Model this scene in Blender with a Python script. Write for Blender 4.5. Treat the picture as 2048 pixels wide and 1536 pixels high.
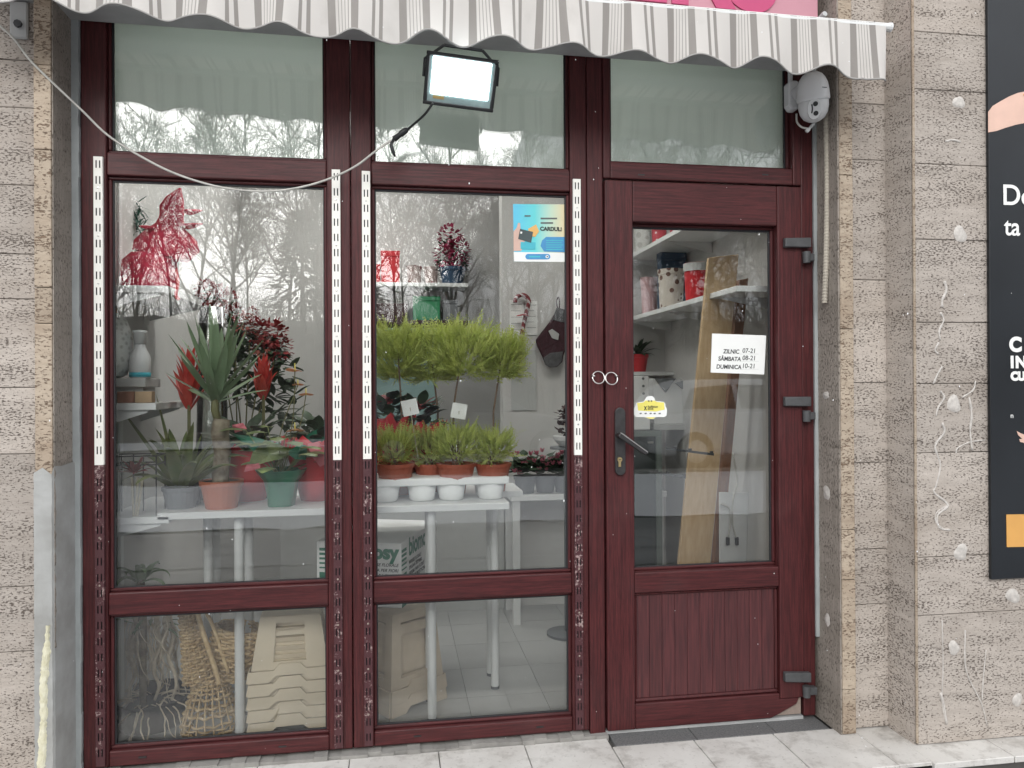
import bpy, math, random
from mathutils import Vector, Matrix
random.seed(11)
R = math.radians
sc = bpy.context.scene
C = sc.collection
for o in list(bpy.data.objects): bpy.data.objects.remove(o)

# ---------------------------------------------------------------- camera
YAW, PITCH, ROLL, FPX, CAM = R(8.809), R(0.119), R(-0.304), 1500.0, Vector((0, -2.54, 1.22))
fw = Vector((math.sin(YAW)*math.cos(PITCH), math.cos(YAW)*math.cos(PITCH), math.sin(PITCH)))
r0 = Vector((math.cos(YAW), -math.sin(YAW), 0)); u0 = r0.cross(fw)
rt = r0*math.cos(ROLL) + u0*math.sin(ROLL); up = u0*math.cos(ROLL) - r0*math.sin(ROLL)
cd = bpy.data.cameras.new('camera'); cam = bpy.data.objects.new('camera', cd); C.objects.link(cam)
cd.sensor_width = 36; cd.lens = 36*FPX/2048; cd.clip_start = 0.02; cd.clip_end = 2000
m = Matrix((rt, up, -fw)).transposed().to_4x4(); m.translation = CAM; cam.matrix_world = m
sc.camera = cam
# ---------------------------------------------------------------- sky, sun, exposure
SUN_EL, SUN_AZ = R(23), R(194)
w = bpy.data.worlds.new('World'); sc.world = w; w.use_nodes = True
nt = w.node_tree; bg = nt.nodes['Background']
sky = nt.nodes.new('ShaderNodeTexSky'); sky.sky_type = 'NISHITA'; sky.sun_disc = False
sky.sun_elevation = SUN_EL; sky.sun_rotation = SUN_AZ; sky.dust_density = 6; sky.air_density = 1.5
hs = nt.nodes.new('ShaderNodeHueSaturation'); hs.inputs['Saturation'].default_value = 0.10
hs.inputs['Value'].default_value = 1.0
mx = nt.nodes.new('ShaderNodeMix'); mx.data_type = 'RGBA'; mx.inputs[0].default_value = 0.93      # even cloud cover over the clear sky
mx.inputs[7].default_value = (5.0, 5.1, 5.3, 1)
nt.links.new(sky.outputs[0], hs.inputs['Color']); nt.links.new(hs.outputs[0], mx.inputs[6]); nt.links.new(mx.outputs[2], bg.inputs[0])
bg.inputs[1].default_value = 0.15
sd = bpy.data.lights.new('sun', 'SUN'); sd.energy = 1.5; sd.angle = R(45); sd.color = (1, .98, .95)
so = bpy.data.objects.new('sun', sd); C.objects.link(so)
sv = Vector((math.sin(SUN_AZ)*math.cos(SUN_EL), math.cos(SUN_AZ)*math.cos(SUN_EL), math.sin(SUN_EL)))
so.rotation_euler = sv.to_track_quat('Z', 'Y').to_euler()
sc.view_settings.view_transform = 'Standard'; sc.view_settings.look = 'None'
sc.view_settings.exposure = 0.98; sc.view_settings.gamma = 1
sc.render.engine = 'CYCLES'
sc.cycles.transparent_max_bounces = 12; sc.cycles.max_bounces = 5; sc.cycles.diffuse_bounces = 3; sc.cycles.glossy_bounces = 2

# ---------------------------------------------------------------- helpers
def ray(px, py): return fw*FPX + rt*(px-1024) - up*(py-768)
def P(px, py, Y=0.0):
    d = ray(px, py); return CAM + d*((Y-CAM.y)/d.y)
def F(px, py, z=0.0):
    d = ray(px, py); return CAM + d*((z-CAM.z)/d.z)
def px2m(Y): return (Y-CAM.y)/FPX*1.012

ORG = {}
class MB:
    def __init__(s): s.v = []; s.f = []; s.uv = None
    def add(s, vs, fs):
        n = len(s.v); s.v += [tuple(v) for v in vs]; s.f += [tuple(i+n for i in f) for f in fs]; return s
    def box(s, x0, x1, y0, y1, z0, z1):
        return s.add([(x0,y0,z0),(x1,y0,z0),(x1,y1,z0),(x0,y1,z0),(x0,y0,z1),(x1,y0,z1),(x1,y1,z1),(x0,y1,z1)],
              [(0,3,2,1),(4,5,6,7),(0,1,5,4),(1,2,6,5),(2,3,7,6),(3,0,4,7)])
    def hexa(s, a, b):      # two quads of 4 points each (front, back)
        return s.add(list(a)+list(b), [(0,1,2,3),(7,6,5,4),(4,5,1,0),(5,6,2,1),(6,7,3,2),(7,4,0,3)])
    def prism(s, poly, a, b, fn):   # poly 2-D, fn(u,v,t)->3d
        n = len(poly); vs = [fn(u,v,a) for u,v in poly]+[fn(u,v,b) for u,v in poly]
        fs = [tuple(range(n)), tuple(range(2*n-1, n-1, -1))]+[(i+n,(i+1)%n+n,(i+1)%n,i) for i in range(n)]
        return s.add(vs, fs)
    def tube(s, path, r, n=8, cap=True):
        path = [Vector(p) for p in path]; rs = r if isinstance(r, (list, tuple)) else [r]*len(path)
        vs = []; fs = []; ref = None
        for i, p in enumerate(path):
            t = (path[min(i+1, len(path)-1)]-path[max(i-1, 0)])
            t = t.normalized() if t.length > 1e-9 else Vector((0,0,1))
            if ref is None: ref = t.orthogonal().normalized()
            ref = (ref - t*ref.dot(t)); ref = ref.normalized() if ref.length > 1e-6 else t.orthogonal().normalized()
            b = t.cross(ref)
            for k in range(n):
                a = 2*math.pi*k/n; vs.append(p+(ref*math.cos(a)+b*math.sin(a))*rs[i])
        L = len(path)
        for i in range(L-1):
            for k in range(n):
                k2 = (k+1) % n; fs.append((i*n+k, i*n+k2, (i+1)*n+k2, (i+1)*n+k))
        if cap: fs += [tuple(range(n-1, -1, -1)), tuple((L-1)*n+k for k in range(n))]
        return s.add(vs, fs)
    def lathe(s, prof, c=(0,0,0), n=20, sx=1, sy=1, M=None, wob=0):
        vs = []; fs = []; c = Vector(c)
        for r, z in prof:
            for k in range(n):
                a = 2*math.pi*k/n; rr = r*(1+wob*random.uniform(-1,1))
                p = Vector((rr*math.cos(a)*sx, rr*math.sin(a)*sy, z))
                vs.append((M @ p if M else p)+c)
        L = len(prof)
        for i in range(L-1):
            for k in range(n):
                k2 = (k+1) % n; fs.append((i*n+k, i*n+k2, (i+1)*n+k2, (i+1)*n+k))
        fs += [tuple(range(n-1, -1, -1)), tuple((L-1)*n+k for k in range(n))]
        return s.add(vs, fs)
    def ball(s, c, r, sx=1, sy=1, sz=1, n=14, M=None, wob=0):
        h = n//2+1
        return s.lathe([(r*math.sin(math.pi*(i+.02)/(h+.04)), -r*sz*math.cos(math.pi*(i+.02)/(h+.04))) for i in range(h+1)], c, n, sx, sy, M, wob)
    def leaf(s, base, az, el, L, W, droop, seg=8, fold=.25, shape=None, twist=0):
        p = Vector(base); vs = []; fs = []
        for i in range(seg+1):
            t = i/seg; e = el-droop*t*t if droop >= 0 else el-droop*t
            d = Vector((math.cos(az)*math.cos(e), math.sin(az)*math.cos(e), math.sin(e)))
            side = Vector((-math.sin(az), math.cos(az), 0)); nrm = side.cross(d)
            if twist: side = side*math.cos(twist*t)+nrm*math.sin(twist*t); nrm = side.cross(d)
            wd = W*(shape(t) if shape else min(1, .55+t*1.5)*(1-t**2.2)**.8)*.5+.0004
            vs += [p-side*wd+nrm*(-abs(fold)*-wd), p, p+side*wd+nrm*(abs(fold)*wd)]
            if i < seg:
                j = i*3; fs += [(j,j+1,j+4,j+3),(j+1,j+2,j+5,j+4)]
            p = p+d*(L/seg)
        return s.add(vs, fs)
    def build(s, name, mat, parent=None, smooth=False, bevel=0, local=False, kind=None, label=None, solid=0, seg=1):
        org = ORG.get(parent, Vector((0,0,0))) if parent else Vector((0,0,0))
        vs = s.v if (local or not parent) else [(x-org.x, y-org.y, z-org.z) for x, y, z in s.v]
        me = bpy.data.meshes.new(name); me.from_pydata([tuple(v) for v in vs], [], s.f); me.validate()
        if s.uv:
            ul = me.uv_layers.new(name='UVMap')
            for l in me.loops: ul.data[l.index].uv = s.uv[l.vertex_index]
        me.materials.append(M[mat]); me.update()
        if smooth:
            me.polygons.foreach_set('use_smooth', [True]*len(me.polygons))
        o = bpy.data.objects.new(name, me); C.objects.link(o)
        if parent: o.parent = parent; ORG[o] = org
        else: ORG[o] = Vector((0,0,0))
        if solid: mo = o.modifiers.new('solid', 'SOLIDIFY'); mo.thickness = solid; mo.offset = 0
        if bevel:
            mo = o.modifiers.new('bevel', 'BEVEL'); mo.width = bevel; mo.segments = seg; mo.limit_method = 'ANGLE'; mo.angle_limit = R(40)
        if kind: o['kind'] = kind
        if label: o['label'] = label
        return o
def tag(o, label, cat, group=None):
    o['label'] = label; o['category'] = cat
    if group: o['group'] = group
    return o
def thing(name, label, cat, loc=(0,0,0), rotz=0, group=None):
    o = bpy.data.objects.new(name, None); C.objects.link(o); o.location = loc; o.rotation_euler = (0,0,rotz)
    o.empty_display_size = .05; ORG[o] = Vector(loc); return tag(o, label, cat, group)
def copy_tree(o, parent=None):
    c = o.copy(); C.objects.link(c); c.parent = parent
    for ch in list(o.children): copy_tree(ch, c)
    return c
def smooth_path(pts, n=8):
    pts = [Vector(p) for p in pts]; out = []
    q = [pts[0]*2-pts[1]]+pts+[pts[-1]*2-pts[-2]]
    for i in range(1, len(q)-2):
        a, b, c, d = q[i-1:i+3]
        for k in range(n):
            t = k/n
            out.append(.5*((2*b)+(c-a)*t+(2*a-5*b+4*c-d)*t*t+(3*b-a-3*c+d)*t**3))
    return out+[pts[-1]]
def text(name, s, size, mat, parent, loc, rot=(R(90),0,0), ext=.0004, bold=0, align='LEFT', label=None, sx=1, shear=0):
    cu = bpy.data.curves.new(name, 'FONT'); cu.body = s; cu.size = size; cu.extrude = ext; cu.offset = bold; cu.align_x = align; cu.shear = shear
    t = bpy.data.objects.new(name, cu); me = bpy.data.meshes.new_from_object(t); bpy.data.objects.remove(t)
    me.materials.clear(); me.materials.append(M[mat])
    o = bpy.data.objects.new(name, me); C.objects.link(o); o.parent = parent
    o.location = Vector(loc)-ORG.get(parent, Vector((0,0,0))); o.rotation_euler = rot; o.scale = (sx,1,1)
    ORG[o] = Vector((0,0,0)); return o

# ---------------------------------------------------------------- materials
M = {}
def nodes(name):
    m = bpy.data.materials.new(name); m.use_nodes = True; M[name] = m; t = m.node_tree
    return m, t, t.nodes['Principled BSDF'], lambda k: t.nodes.new('ShaderNode'+k), t.links.new
def mix(t, a, b, fac, typ='MIX'):
    n = t.nodes.new('ShaderNodeMix'); n.data_type = 'RGBA'; n.blend_type = typ
    for i, v in ((6,a),(7,b),(0,fac)):
        if hasattr(v, 'links'): t.links.new(v, n.inputs[i])
        else: n.inputs[i].default_value = v if i == 0 else (*v[:3], 1)
    return n.outputs[2]
def ramp(t, src, stops, interp='LINEAR'):
    n = t.nodes.new('ShaderNodeValToRGB'); n.color_ramp.interpolation = interp; e = n.color_ramp.elements
    while len(e) < len(stops): e.new(.5)
    for i, (p, c) in enumerate(stops):
        e[i].position = p; e[i].color = (c,c,c,1) if not isinstance(c, tuple) else (*c[:3],1)
    t.links.new(src, n.inputs[0]); return n.outputs[0]
def noise(t, vec, scale, detail=4, rough=.55, st=(1,1,1), loc=(0,0,0)):
    mp = t.nodes.new('ShaderNodeMapping'); mp.inputs['Scale'].default_value = st; mp.inputs['Location'].default_value = loc
    t.links.new(vec, mp.inputs[0]); n = t.nodes.new('ShaderNodeTexNoise')
    n.inputs['Scale'].default_value = scale; n.inputs['Detail'].default_value = detail; n.inputs['Roughness'].default_value = rough
    t.links.new(mp.outputs[0], n.inputs['Vector']); return n.outputs[0]
def bump(t, b, h, strength, dist=.002):
    n = t.nodes.new('ShaderNodeBump'); n.inputs['Strength'].default_value = strength; n.inputs['Distance'].default_value = dist
    t.links.new(h, n.inputs['Height']); t.links.new(n.outputs[0], b.inputs['Normal'])
def simple(name, col, rough=.5, var=.18, scale=14, bmp=.0, metal=0, spec=.5, st=(1,1,1), col2=None, rnd=0, trans=0, sub=0, world=False):
    m, t, b, N, L = nodes(name)
    tc = N('NewGeometry').outputs['Position'] if world else N('TexCoord').outputs['Object']
    n = noise(t, tc, scale, 4, .6, st)
    c2 = col2 or tuple(c*(1-var) for c in col)
    o = mix(t, col if not col2 else col, c2, ramp(t, n, [(.35,0.),(.65,1.)]))
    if rnd:
        oi = N('ObjectInfo').outputs['Random']; h = N('HueSaturation')
        mm = N('MapRange'); mm.inputs[3].default_value = 1-rnd; mm.inputs[4].default_value = 1+rnd; L(oi, mm.inputs[0])
        L(mm.outputs[0], h.inputs['Value']); L(o, h.inputs['Color']); o = h.outputs[0]
    L(o, b.inputs['Base Color']); b.inputs['Roughness'].default_value = rough; b.inputs['Metallic'].default_value = metal
    b.inputs['Specular IOR Level'].default_value = spec
    if bmp: bump(t, b, noise(t, tc, scale*4, 3, .6, st), bmp)
    if trans:
        tl = N('BsdfTranslucent'); ms = N('MixShader'); ms.inputs[0].default_value = trans
        L(o, tl.inputs[0]); L(b.outputs[0], ms.inputs[1]); L(tl.outputs[0], ms.inputs[2])
        L(ms.outputs[0], t.nodes['Material Output'].inputs[0])
    return m
def travertine(name, ca, cb, pit, pits=.5, stain=(.20,.165,.13), tall=False):
    m, t, b, N, L = nodes(name); pos = N('NewGeometry').outputs['Position']
    st = (1,1,3.5) if not tall else (9,9,1)
    big = noise(t, pos, 2.2, 5, .6, (1,1,2.2)); med = noise(t, pos, 14, 5, .62, st)
    lay = noise(t, pos, 9, 3, .5, (.25,.25,4.0) if not tall else (6,6,.25))
    c = mix(t, ca, cb, ramp(t, med, [(.32,0.),(.68,1.)]))
    c = mix(t, c, stain, ramp(t, big, [(.47,0.),(.76,.75)]))
    c = mix(t, c, tuple(x*.72 for x in cb), ramp(t, lay, [(.48,0.),(.66,.2)]))
    oi = N('ObjectInfo').outputs['Random']; h = N('HueSaturation'); mr = N('MapRange')
    mr.inputs[3].default_value = .86; mr.inputs[4].default_value = 1.1; L(oi, mr.inputs[0]); L(mr.outputs[0], h.inputs['Value']); L(c, h.inputs['Color'])
    p1 = noise(t, pos, 95, 4, .62, (1,1,2.5) if not tall else (2.0,2.0,.9)); dens = noise(t, pos, 7, 4, .6, (.8,.8,3.4), (3,1,7))
    th = N('Math'); th.operation = 'MULTIPLY_ADD'; L(dens, th.inputs[0]); th.inputs[1].default_value = .42*pits*2; L(p1, th.inputs[2])
    pm = ramp(t, th.outputs[0], [(.737+.16*(pits-.5),0.),(.80+.16*(pits-.5),.95)])
    c = mix(t, h.outputs[0], pit, pm)
    L(c, b.inputs['Base Color']); b.inputs['Roughness'].default_value = .82; b.inputs['Specular IOR Level'].default_value = .25
    inv = N('Math'); inv.operation = 'SUBTRACT'; L(med, inv.inputs[0]); L(pm, inv.inputs[1])
    bump(t, b, inv.outputs[0], .8, .0035)
travertine('travertine', (.50,.448,.40), (.425,.378,.335), (.13,.105,.088), .36, (.30,.255,.215))
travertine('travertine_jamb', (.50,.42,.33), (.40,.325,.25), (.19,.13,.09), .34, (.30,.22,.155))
travertine('travertine_reveal_shade', (.36,.32,.28), (.29,.255,.22), (.13,.11,.09), .34, (.21,.185,.155), tall=True)  # darker stone for the jamb reveals, their shade put into the colour
simple('plaster', (.40,.405,.395), .85, .2, 7, .6, world=True, col2=(.30,.30,.285))
simple('caulk', (.40,.425,.425), .55, .2, 9, .2, world=True)
simple('foam', (.72,.70,.55), .9, .2, 45, 1.0, world=True, col2=(.60,.57,.40))
simple('glue', (.60,.565,.525), .7, .25, 60, .6, world=True)
simple('concrete', (.30,.29,.27), .9, .3, 10, .5, world=True)
def grain(name, vertical=True):
    m, t, b, N, L = nodes(name); pos = N('NewGeometry').outputs['Position']
    st = (14,14,.6) if vertical else (.6,14,14)
    g = noise(t, pos, 11, 4, .6, st); g2 = noise(t, pos, 40, 3, .6, st); d = noise(t, pos, 3.5, 4, .6)
    c = mix(t, (.092,.0215,.0225), (.043,.0115,.0125), ramp(t, g, [(.35,0.),(.66,1.)]))
    c = mix(t, c, (.034,.010,.011), ramp(t, g2, [(.50,0.),(.68,.75)]))
    c = mix(t, c, (.15,.10,.095), ramp(t, d, [(.56,0.),(.85,.14)]))
    L(c, b.inputs['Base Color']); b.inputs['Roughness'].default_value = .42; b.inputs['Specular IOR Level'].default_value = .28
    rr = ramp(t, d, [(.3,.34),(.7,.52)]); L(rr, b.inputs['Roughness'])
    bump(t, b, g2, .25, .001)
grain('mahogany'); grain('mahogany_rail', False)
simple('panel_wood', (.095,.024,.025), .5, .35, 11, .35, st=(12,1,.45), col2=(.042,.011,.013), rnd=.07, world=True)
simple('chipped', (.34,.27,.23), .8, .3, 20, .4)
def painted_metal(name, base, chip, lo, hi, rough=.35):
    m, t, b, N, L = nodes(name); pos = N('NewGeometry').outputs['Position']
    n = noise(t, pos, 120, 4, .7); n2 = noise(t, pos, 9, 3)
    a = N('Math'); a.operation = 'MULTIPLY_ADD'; L(n2, a.inputs[0]); a.inputs[1].default_value = .6; L(n, a.inputs[2])
    L(mix(t, base, chip, ramp(t, a.outputs[0], [(lo,0.),(hi,1.)])), b.inputs['Base Color']); b.inputs['Roughness'].default_value = rough
painted_metal('upright_white', (.80,.79,.74), (.5,.47,.42), 1.05, 1.2)
painted_metal('upright_maroon', (.062,.018,.022), (.33,.24,.23), .90, 1.0, .5)
simple('upright_slot_shade', (.02,.02,.022), .8)  # near-black colour standing in for the shade inside the slots
def glass(name, k, tint=(.93,.955,.94), wob=.05):
    m, t, b, N, L = nodes(name); t.nodes.remove(b); pos = N('NewGeometry').outputs['Position']
    tr = N('BsdfTransparent'); tr.inputs[0].default_value = (*tint,1); gl = N('BsdfGlossy'); gl.inputs['Roughness'].default_value = 0.0
    fr = N('Fresnel'); fr.inputs[0].default_value = 1.5; mu = N('Math'); mu.operation = 'MULTIPLY'; mu.inputs[1].default_value = k; mu.use_clamp = True
    L(fr.outputs[0], mu.inputs[0]); ms = N('MixShader'); L(mu.outputs[0], ms.inputs[0]); L(tr.outputs[0], ms.inputs[1]); L(gl.outputs[0], ms.inputs[2])
    bn = N('Bump'); bn.inputs['Strength'].default_value = wob; bn.inputs['Distance'].default_value = .004
    L(noise(t, pos, 5, 1, .4), bn.inputs['Height']); L(bn.outputs[0], gl.inputs['Normal'])
    L(ms.outputs[0], t.nodes['Material Output'].inputs[0])
glass('glass', 1.6, (.975,.985,.98), .012); glass('glass_wavy', 2.3, (.975,.985,.98), .06); glass('cellophane', 2.2, (.86,.88,.86), .6); glass('glass_clear', 1.6, (.9,.93,.92), .2)
simple('frosted', (.74,.79,.755), .55, .03, 3, 0, world=True, trans=.45)
simple('gasket', (.02,.021,.024), .6)
simple('white_plastic', (.72,.73,.73), .35, .06, 8)
simple('white_paint', (.70,.71,.70), .5, .07, 6)
simple('white_wall', (.58,.575,.56), .9, .08, 2.5, .1, world=True)
simple('white_styro', (.82,.83,.82), .6, .05, 10)
simple('grey_metal', (.45,.455,.45), .5, .2, 8)
simple('dark_metal', (.045,.047,.05), .45, .25, 30)
simple('handle_metal', (.065,.063,.064), .42, .3, 40, metal=.6)
simple('steel', (.62,.61,.59), .28, .1, 30, metal=1)
simple('brass', (.62,.48,.25), .35, .15, 40, metal=1)
simple('black_plastic', (.018,.019,.02), .45, .2, 20)
simple('hinge_grey', (.075,.077,.08), .5, .25, 25)
simple('cable_white', (.55,.54,.50), .55, .2, 30)
simple('conduit', (.47,.43,.36), .65, .2, 20)
m, t, b, N, L = nodes('tile_out'); pos = N('NewGeometry').outputs['Position']
c_ = mix(t, (.64,.625,.595), (.54,.52,.49), ramp(t, noise(t, pos, 4, 5, .65), [(.38,0.),(.68,1.)]))
c_ = mix(t, c_, (.20,.185,.165), ramp(t, noise(t, pos, 60, 4, .7), [(.60,0.),(.72,.7)]))
c_ = mix(t, c_, (.27,.25,.225), ramp(t, noise(t, pos, 9, 5, .7, (1,1,1), (5,2,0)), [(.50,0.),(.70,.75)]))
L(c_, b.inputs['Base Color']); b.inputs['Roughness'].default_value = .45; bump(t, b, noise(t, pos, 120, 3), .12)
simple('tile_in', (.40,.405,.40), .3, .1, 4, .03, rnd=.06, world=True)
simple('grout', (.09,.085,.08), .9, .2, 12)
simple('granite', (.16,.16,.16), .75, .4, 160, .4, world=True)
simple('terracotta', (.42,.115,.05), .6, .12, 12); simple('pot_red', (.40,.10,.055), .55, .1, 12)
simple('pot_grey', (.16,.17,.18), .6, .1, 10); simple('pot_black', (.028,.032,.035), .5, .2, 10)
simple('soil', (.05,.035,.022), .95, .5, 60, .8)
simple('yucca_leaf', (.17,.25,.14), .45, .2, 7, 0, st=(1,1,.3), col2=(.23,.31,.19), trans=.15)
simple('brom_leaf', (.10,.15,.05), .4, .3, 9, 0, col2=(.20,.22,.08), trans=.12)
simple('dark_leaf', (.028,.05,.025), .5, .4, 30, col2=(.045,.085,.04), trans=.1)
simple('anth_leaf', (.10,.155,.045), .38, .3, 14, col2=(.26,.30,.12), trans=.15)
simple('cypress', (.58,.63,.19), .6, .3, 16, col2=(.42,.50,.13), trans=.35)
simple('cypress_dark', (.42,.48,.13), .6, .3, 16, col2=(.52,.56,.16), trans=.3)
simple('guz_red', (.50,.035,.03), .45, .3, 14, col2=(.62,.10,.07), trans=.2)
simple('poin_red', (.17,.014,.018), .6, .4, 40, col2=(.30,.03,.03), trans=.15)
simple('poin_pink', (.42,.15,.11), .6, .3, 40, col2=(.30,.08,.06), trans=.15)
simple('spathe', (.62,.22,.10), .4, .3, 20, col2=(.66,.34,.17), trans=.2)
simple('red_paper', (.58,.016,.026), .45, .2, 6); simple('red_plush', (.72,.05,.10), .85, .35, 60, .8)
simple('pink_paper', (.72,.20,.24), .55, .15, 8, trans=.2); simple('green_foil', (.008,.17,.085), .3, .3, 8, spec=.6)
simple('green_paper', (.015,.20,.11), .5, .3, 6, trans=.2); simple('garland', (.02,.13,.085), .6, .4, 40)
simple('stem', (.17,.17,.07), .6, .2, 20); simple('stem_brown', (.20,.13,.085), .8, .3, 40)
simple('stem_pale', (.50,.45,.34), .7, .2, 30)
simple('yucca_bark', (.30,.26,.19), .9, .45, 28, .9, col2=(.13,.10,.07))
simple('root', (.70,.62,.50), .9, .35, 30, .5, col2=(.50,.42,.32)); simple('wicker', (.60,.45,.26), .7, .35, 30, .3, col2=(.42,.29,.15))
simple('stool', (.70,.60,.45), .45, .10, 6, .05); simple('stool_dirty', (.64,.54,.42), .5, .2, 5, .05)
simple('carton', (.80,.81,.80), .65, .05, 6); simple('carton_green', (.03,.20,.125), .6, .1, 10); simple('ink', (.03,.035,.035), .6); simple('ink_grey', (.12,.13,.13), .6)
simple('paper', (.80,.81,.79), .7, .03, 6); simple('paper_grey', (.48,.49,.48), .8, .08, 6)
simple('wood_plank', (.58,.42,.25), .6, .3, 7, .1, st=(9,9,.6), col2=(.50,.34,.185)); simple('wood_dark', (.26,.13,.075), .6, .3, 7, 0, st=(9,9,.6))
simple('brown_box', (.30,.14,.09), .7); simple('tan_box', (.46,.32,.19), .7)
simple('blue_print', (.06,.28,.55), .5, .12, 20); simple('cyan_print', (.06,.45,.55), .5, .1, 10); simple('skin', (.62,.42,.35), .55, .08, 14)
simple('skin_print', (.70,.47,.38), .5, .12, 10); simple('orange_print', (.74,.44,.14), .5, .1, 10); simple('yellow_print', (.80,.72,.16), .5, .08, 30)
simple('card_dark', (.05,.075,.08), .4); simple('orange_panel', (.68,.36,.10), .45, .1, 5)
simple('poster_black', (.012,.015,.019), .32, .3, 3); simple('sign_pink', (.50,.24,.29), .5, .1, 3); simple('sign_magenta', (.48,.055,.16), .5, .1, 5)
simple('teal', (.20,.31,.30), .6, .1, 5); simple('box_green', (.03,.26,.11), .6, .2, 10); simple('box_dark', (.06,.03,.03), .7)
simple('pink_flower', (.55,.16,.22), .6, .3, 40, trans=.2); simple('blue_pot', (.02,.06,.12), .5); simple('pink_pot', (.56,.36,.37), .5, .08, 8)
simple('plum_flower', (.40,.03,.10), .6, .3, 60, trans=.2)
simple('stocking_dark', (.05,.012,.02), .9, .4, 40, .3); simple('stocking_grey', (.10,.10,.105), .9, .4, 40)
simple('cabinet', (.035,.045,.045), .35, .2, 4); simple('cabinet_frame', (.16,.19,.175), .45)
simple('glitter', (.42,.03,.10), .35, .6, 120, .6, col2=(.68,.25,.32)); simple('snow', (.80,.82,.85), .8, .08, 3, .4, world=True)
simple('slush', (.24,.24,.25), .5, .5, 1.6, .5, col2=(.10,.10,.105), st=(.35,1.6,1), world=True); simple('asphalt', (.045,.046,.048), .35, .4, 2, .3, st=(.15,2,1), col2=(.10,.10,.105), world=True)
simple('bank', (.075,.068,.06), .95, .4, .8, .5, col2=(.13,.12,.115), world=True); simple('bark', (.045,.038,.032), .9, .3, 6)
simple('evergreen', (.022,.036,.022), .8, .4, 4)
simple('car_grey', (.12,.125,.13), .3, .05, 5, spec=.6); simple('car_white', (.62,.63,.64), .35, .05, 5); simple('car_glass', (.02,.022,.025), .08, .05, 5); simple('tyre', (.02,.02,.02), .8); simple('lamp_clear', (.6,.6,.58), .15); simple('indicator', (.7,.25,.04), .3)
simple('canopy_under', (.36,.35,.335), .85, .12, 4)
def spotted(name, base, dot, scale, lo=.30, hi=.34):
    m, t, b, N, L = nodes(name); v = N('TexVoronoi'); v.inputs['Scale'].default_value = scale; v.inputs['Randomness'].default_value = .7
    L(N('TexCoord').outputs['Object'], v.inputs['Vector']); L(mix(t, dot, base, ramp(t, v.outputs['Distance'], [(lo,0.),(hi,1.)])), b.inputs['Base Color']); b.inputs['Roughness'].default_value = .6
spotted('dot_brown', (.55,.51,.45), (.14,.07,.05), 26); spotted('dot_red', (.45,.05,.07), (.62,.55,.55), 30, .25, .3); spotted('dot_white', (.66,.67,.65), (.50,.50,.48), 20)
spotted('pattern_pot', (.34,.26,.24), (.20,.05,.05), 30)
spotted('owl', (.70,.72,.70), (.45,.46,.44), 60, .2, .5)
def striped(name, light, dark):
    m, t, b, N, L = nodes(name); s = N('SeparateXYZ'); L(N('UVMap').outputs[0], s.inputs[0])
    f = N('Math'); f.operation = 'FRACT'; L(s.outputs[0], f.inputs[0])
    st = [(0,1.),(.105,0.),(.14,.8),(.152,0.),(.187,.8),(.199,0.),(.234,.8),(.246,0.),(.281,.8),(.293,0.),(.325,1.),(.435,0.),(.63,1.),(.675,0.),(.73,1.),(.78,0.)]
    fac = ramp(t, f.outputs[0], st, 'CONSTANT'); tc = N('TexCoord').outputs['Object']
    d = noise(t, tc, 7, 5, .65, (1,1,.6)); c = mix(t, light, dark, fac); c = mix(t, c, (.42,.40,.37), ramp(t, d, [(.52,0.),(.85,.5)]))
    L(c, b.inputs['Base Color']); b.inputs['Roughness'].default_value = .8; b.inputs['Specular IOR Level'].default_value = .2
    bump(t, b, noise(t, tc, 300, 2), .15, .001)
    tl = N('BsdfTranslucent'); ms = N('MixShader'); ms.inputs[0].default_value = .18; L(c, tl.inputs[0]); L(b.outputs[0], ms.inputs[1]); L(tl.outputs[0], ms.inputs[2]); L(ms.outputs[0], t.nodes['Material Output'].inputs[0])
striped('awning_fabric', (.63,.605,.575), (.30,.28,.262))
def candy(name):
    m, t, b, N, L = nodes(name); wv = N('TexWave'); wv.wave_type = 'BANDS'; wv.bands_direction = 'DIAGONAL'; wv.inputs['Scale'].default_value = 14
    L(N('TexCoord').outputs['Object'], wv.inputs[0]); L(mix(t, (.17,.025,.03), (.45,.42,.42), ramp(t, wv.outputs[0], [(.70,0.),(.78,1.)])), b.inputs['Base Color']); b.inputs['Roughness'].default_value = .7
candy('candy')
def poster_print(name):
    m, t, b, N, L = nodes(name); g = N('SeparateXYZ'); L(N('TexCoord').outputs['Generated'], g.inputs[0])
    c = ramp(t, g.outputs[0], [(0.,(.10,.50,.72)),(.4,(.12,.60,.62)),(.7,(.50,.66,.52)),(1.,(.78,.62,.36))]); L(c, b.inputs['Base Color']); b.inputs['Roughness'].default_value = .4
poster_print('poster_print')
m, t, b, N, L = nodes('led'); b.inputs['Base Color'].default_value = (.9,.95,1,1); b.inputs['Emission Color'].default_value = (.86,.97,1,1); b.inputs['Emission Strength'].default_value = 9
m, t, b, N, L = nodes('ceiling_led'); b.inputs['Emission Color'].default_value = (1,.98,.94,1); b.inputs['Emission Strength'].default_value = 7.0
simple('lamp_glass', (.30,.40,.40), .2, .2, 20); simple('lamp_label', (.45,.32,.12), .5)
simple('flake', (.88,.89,.90), .9, .02)
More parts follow.
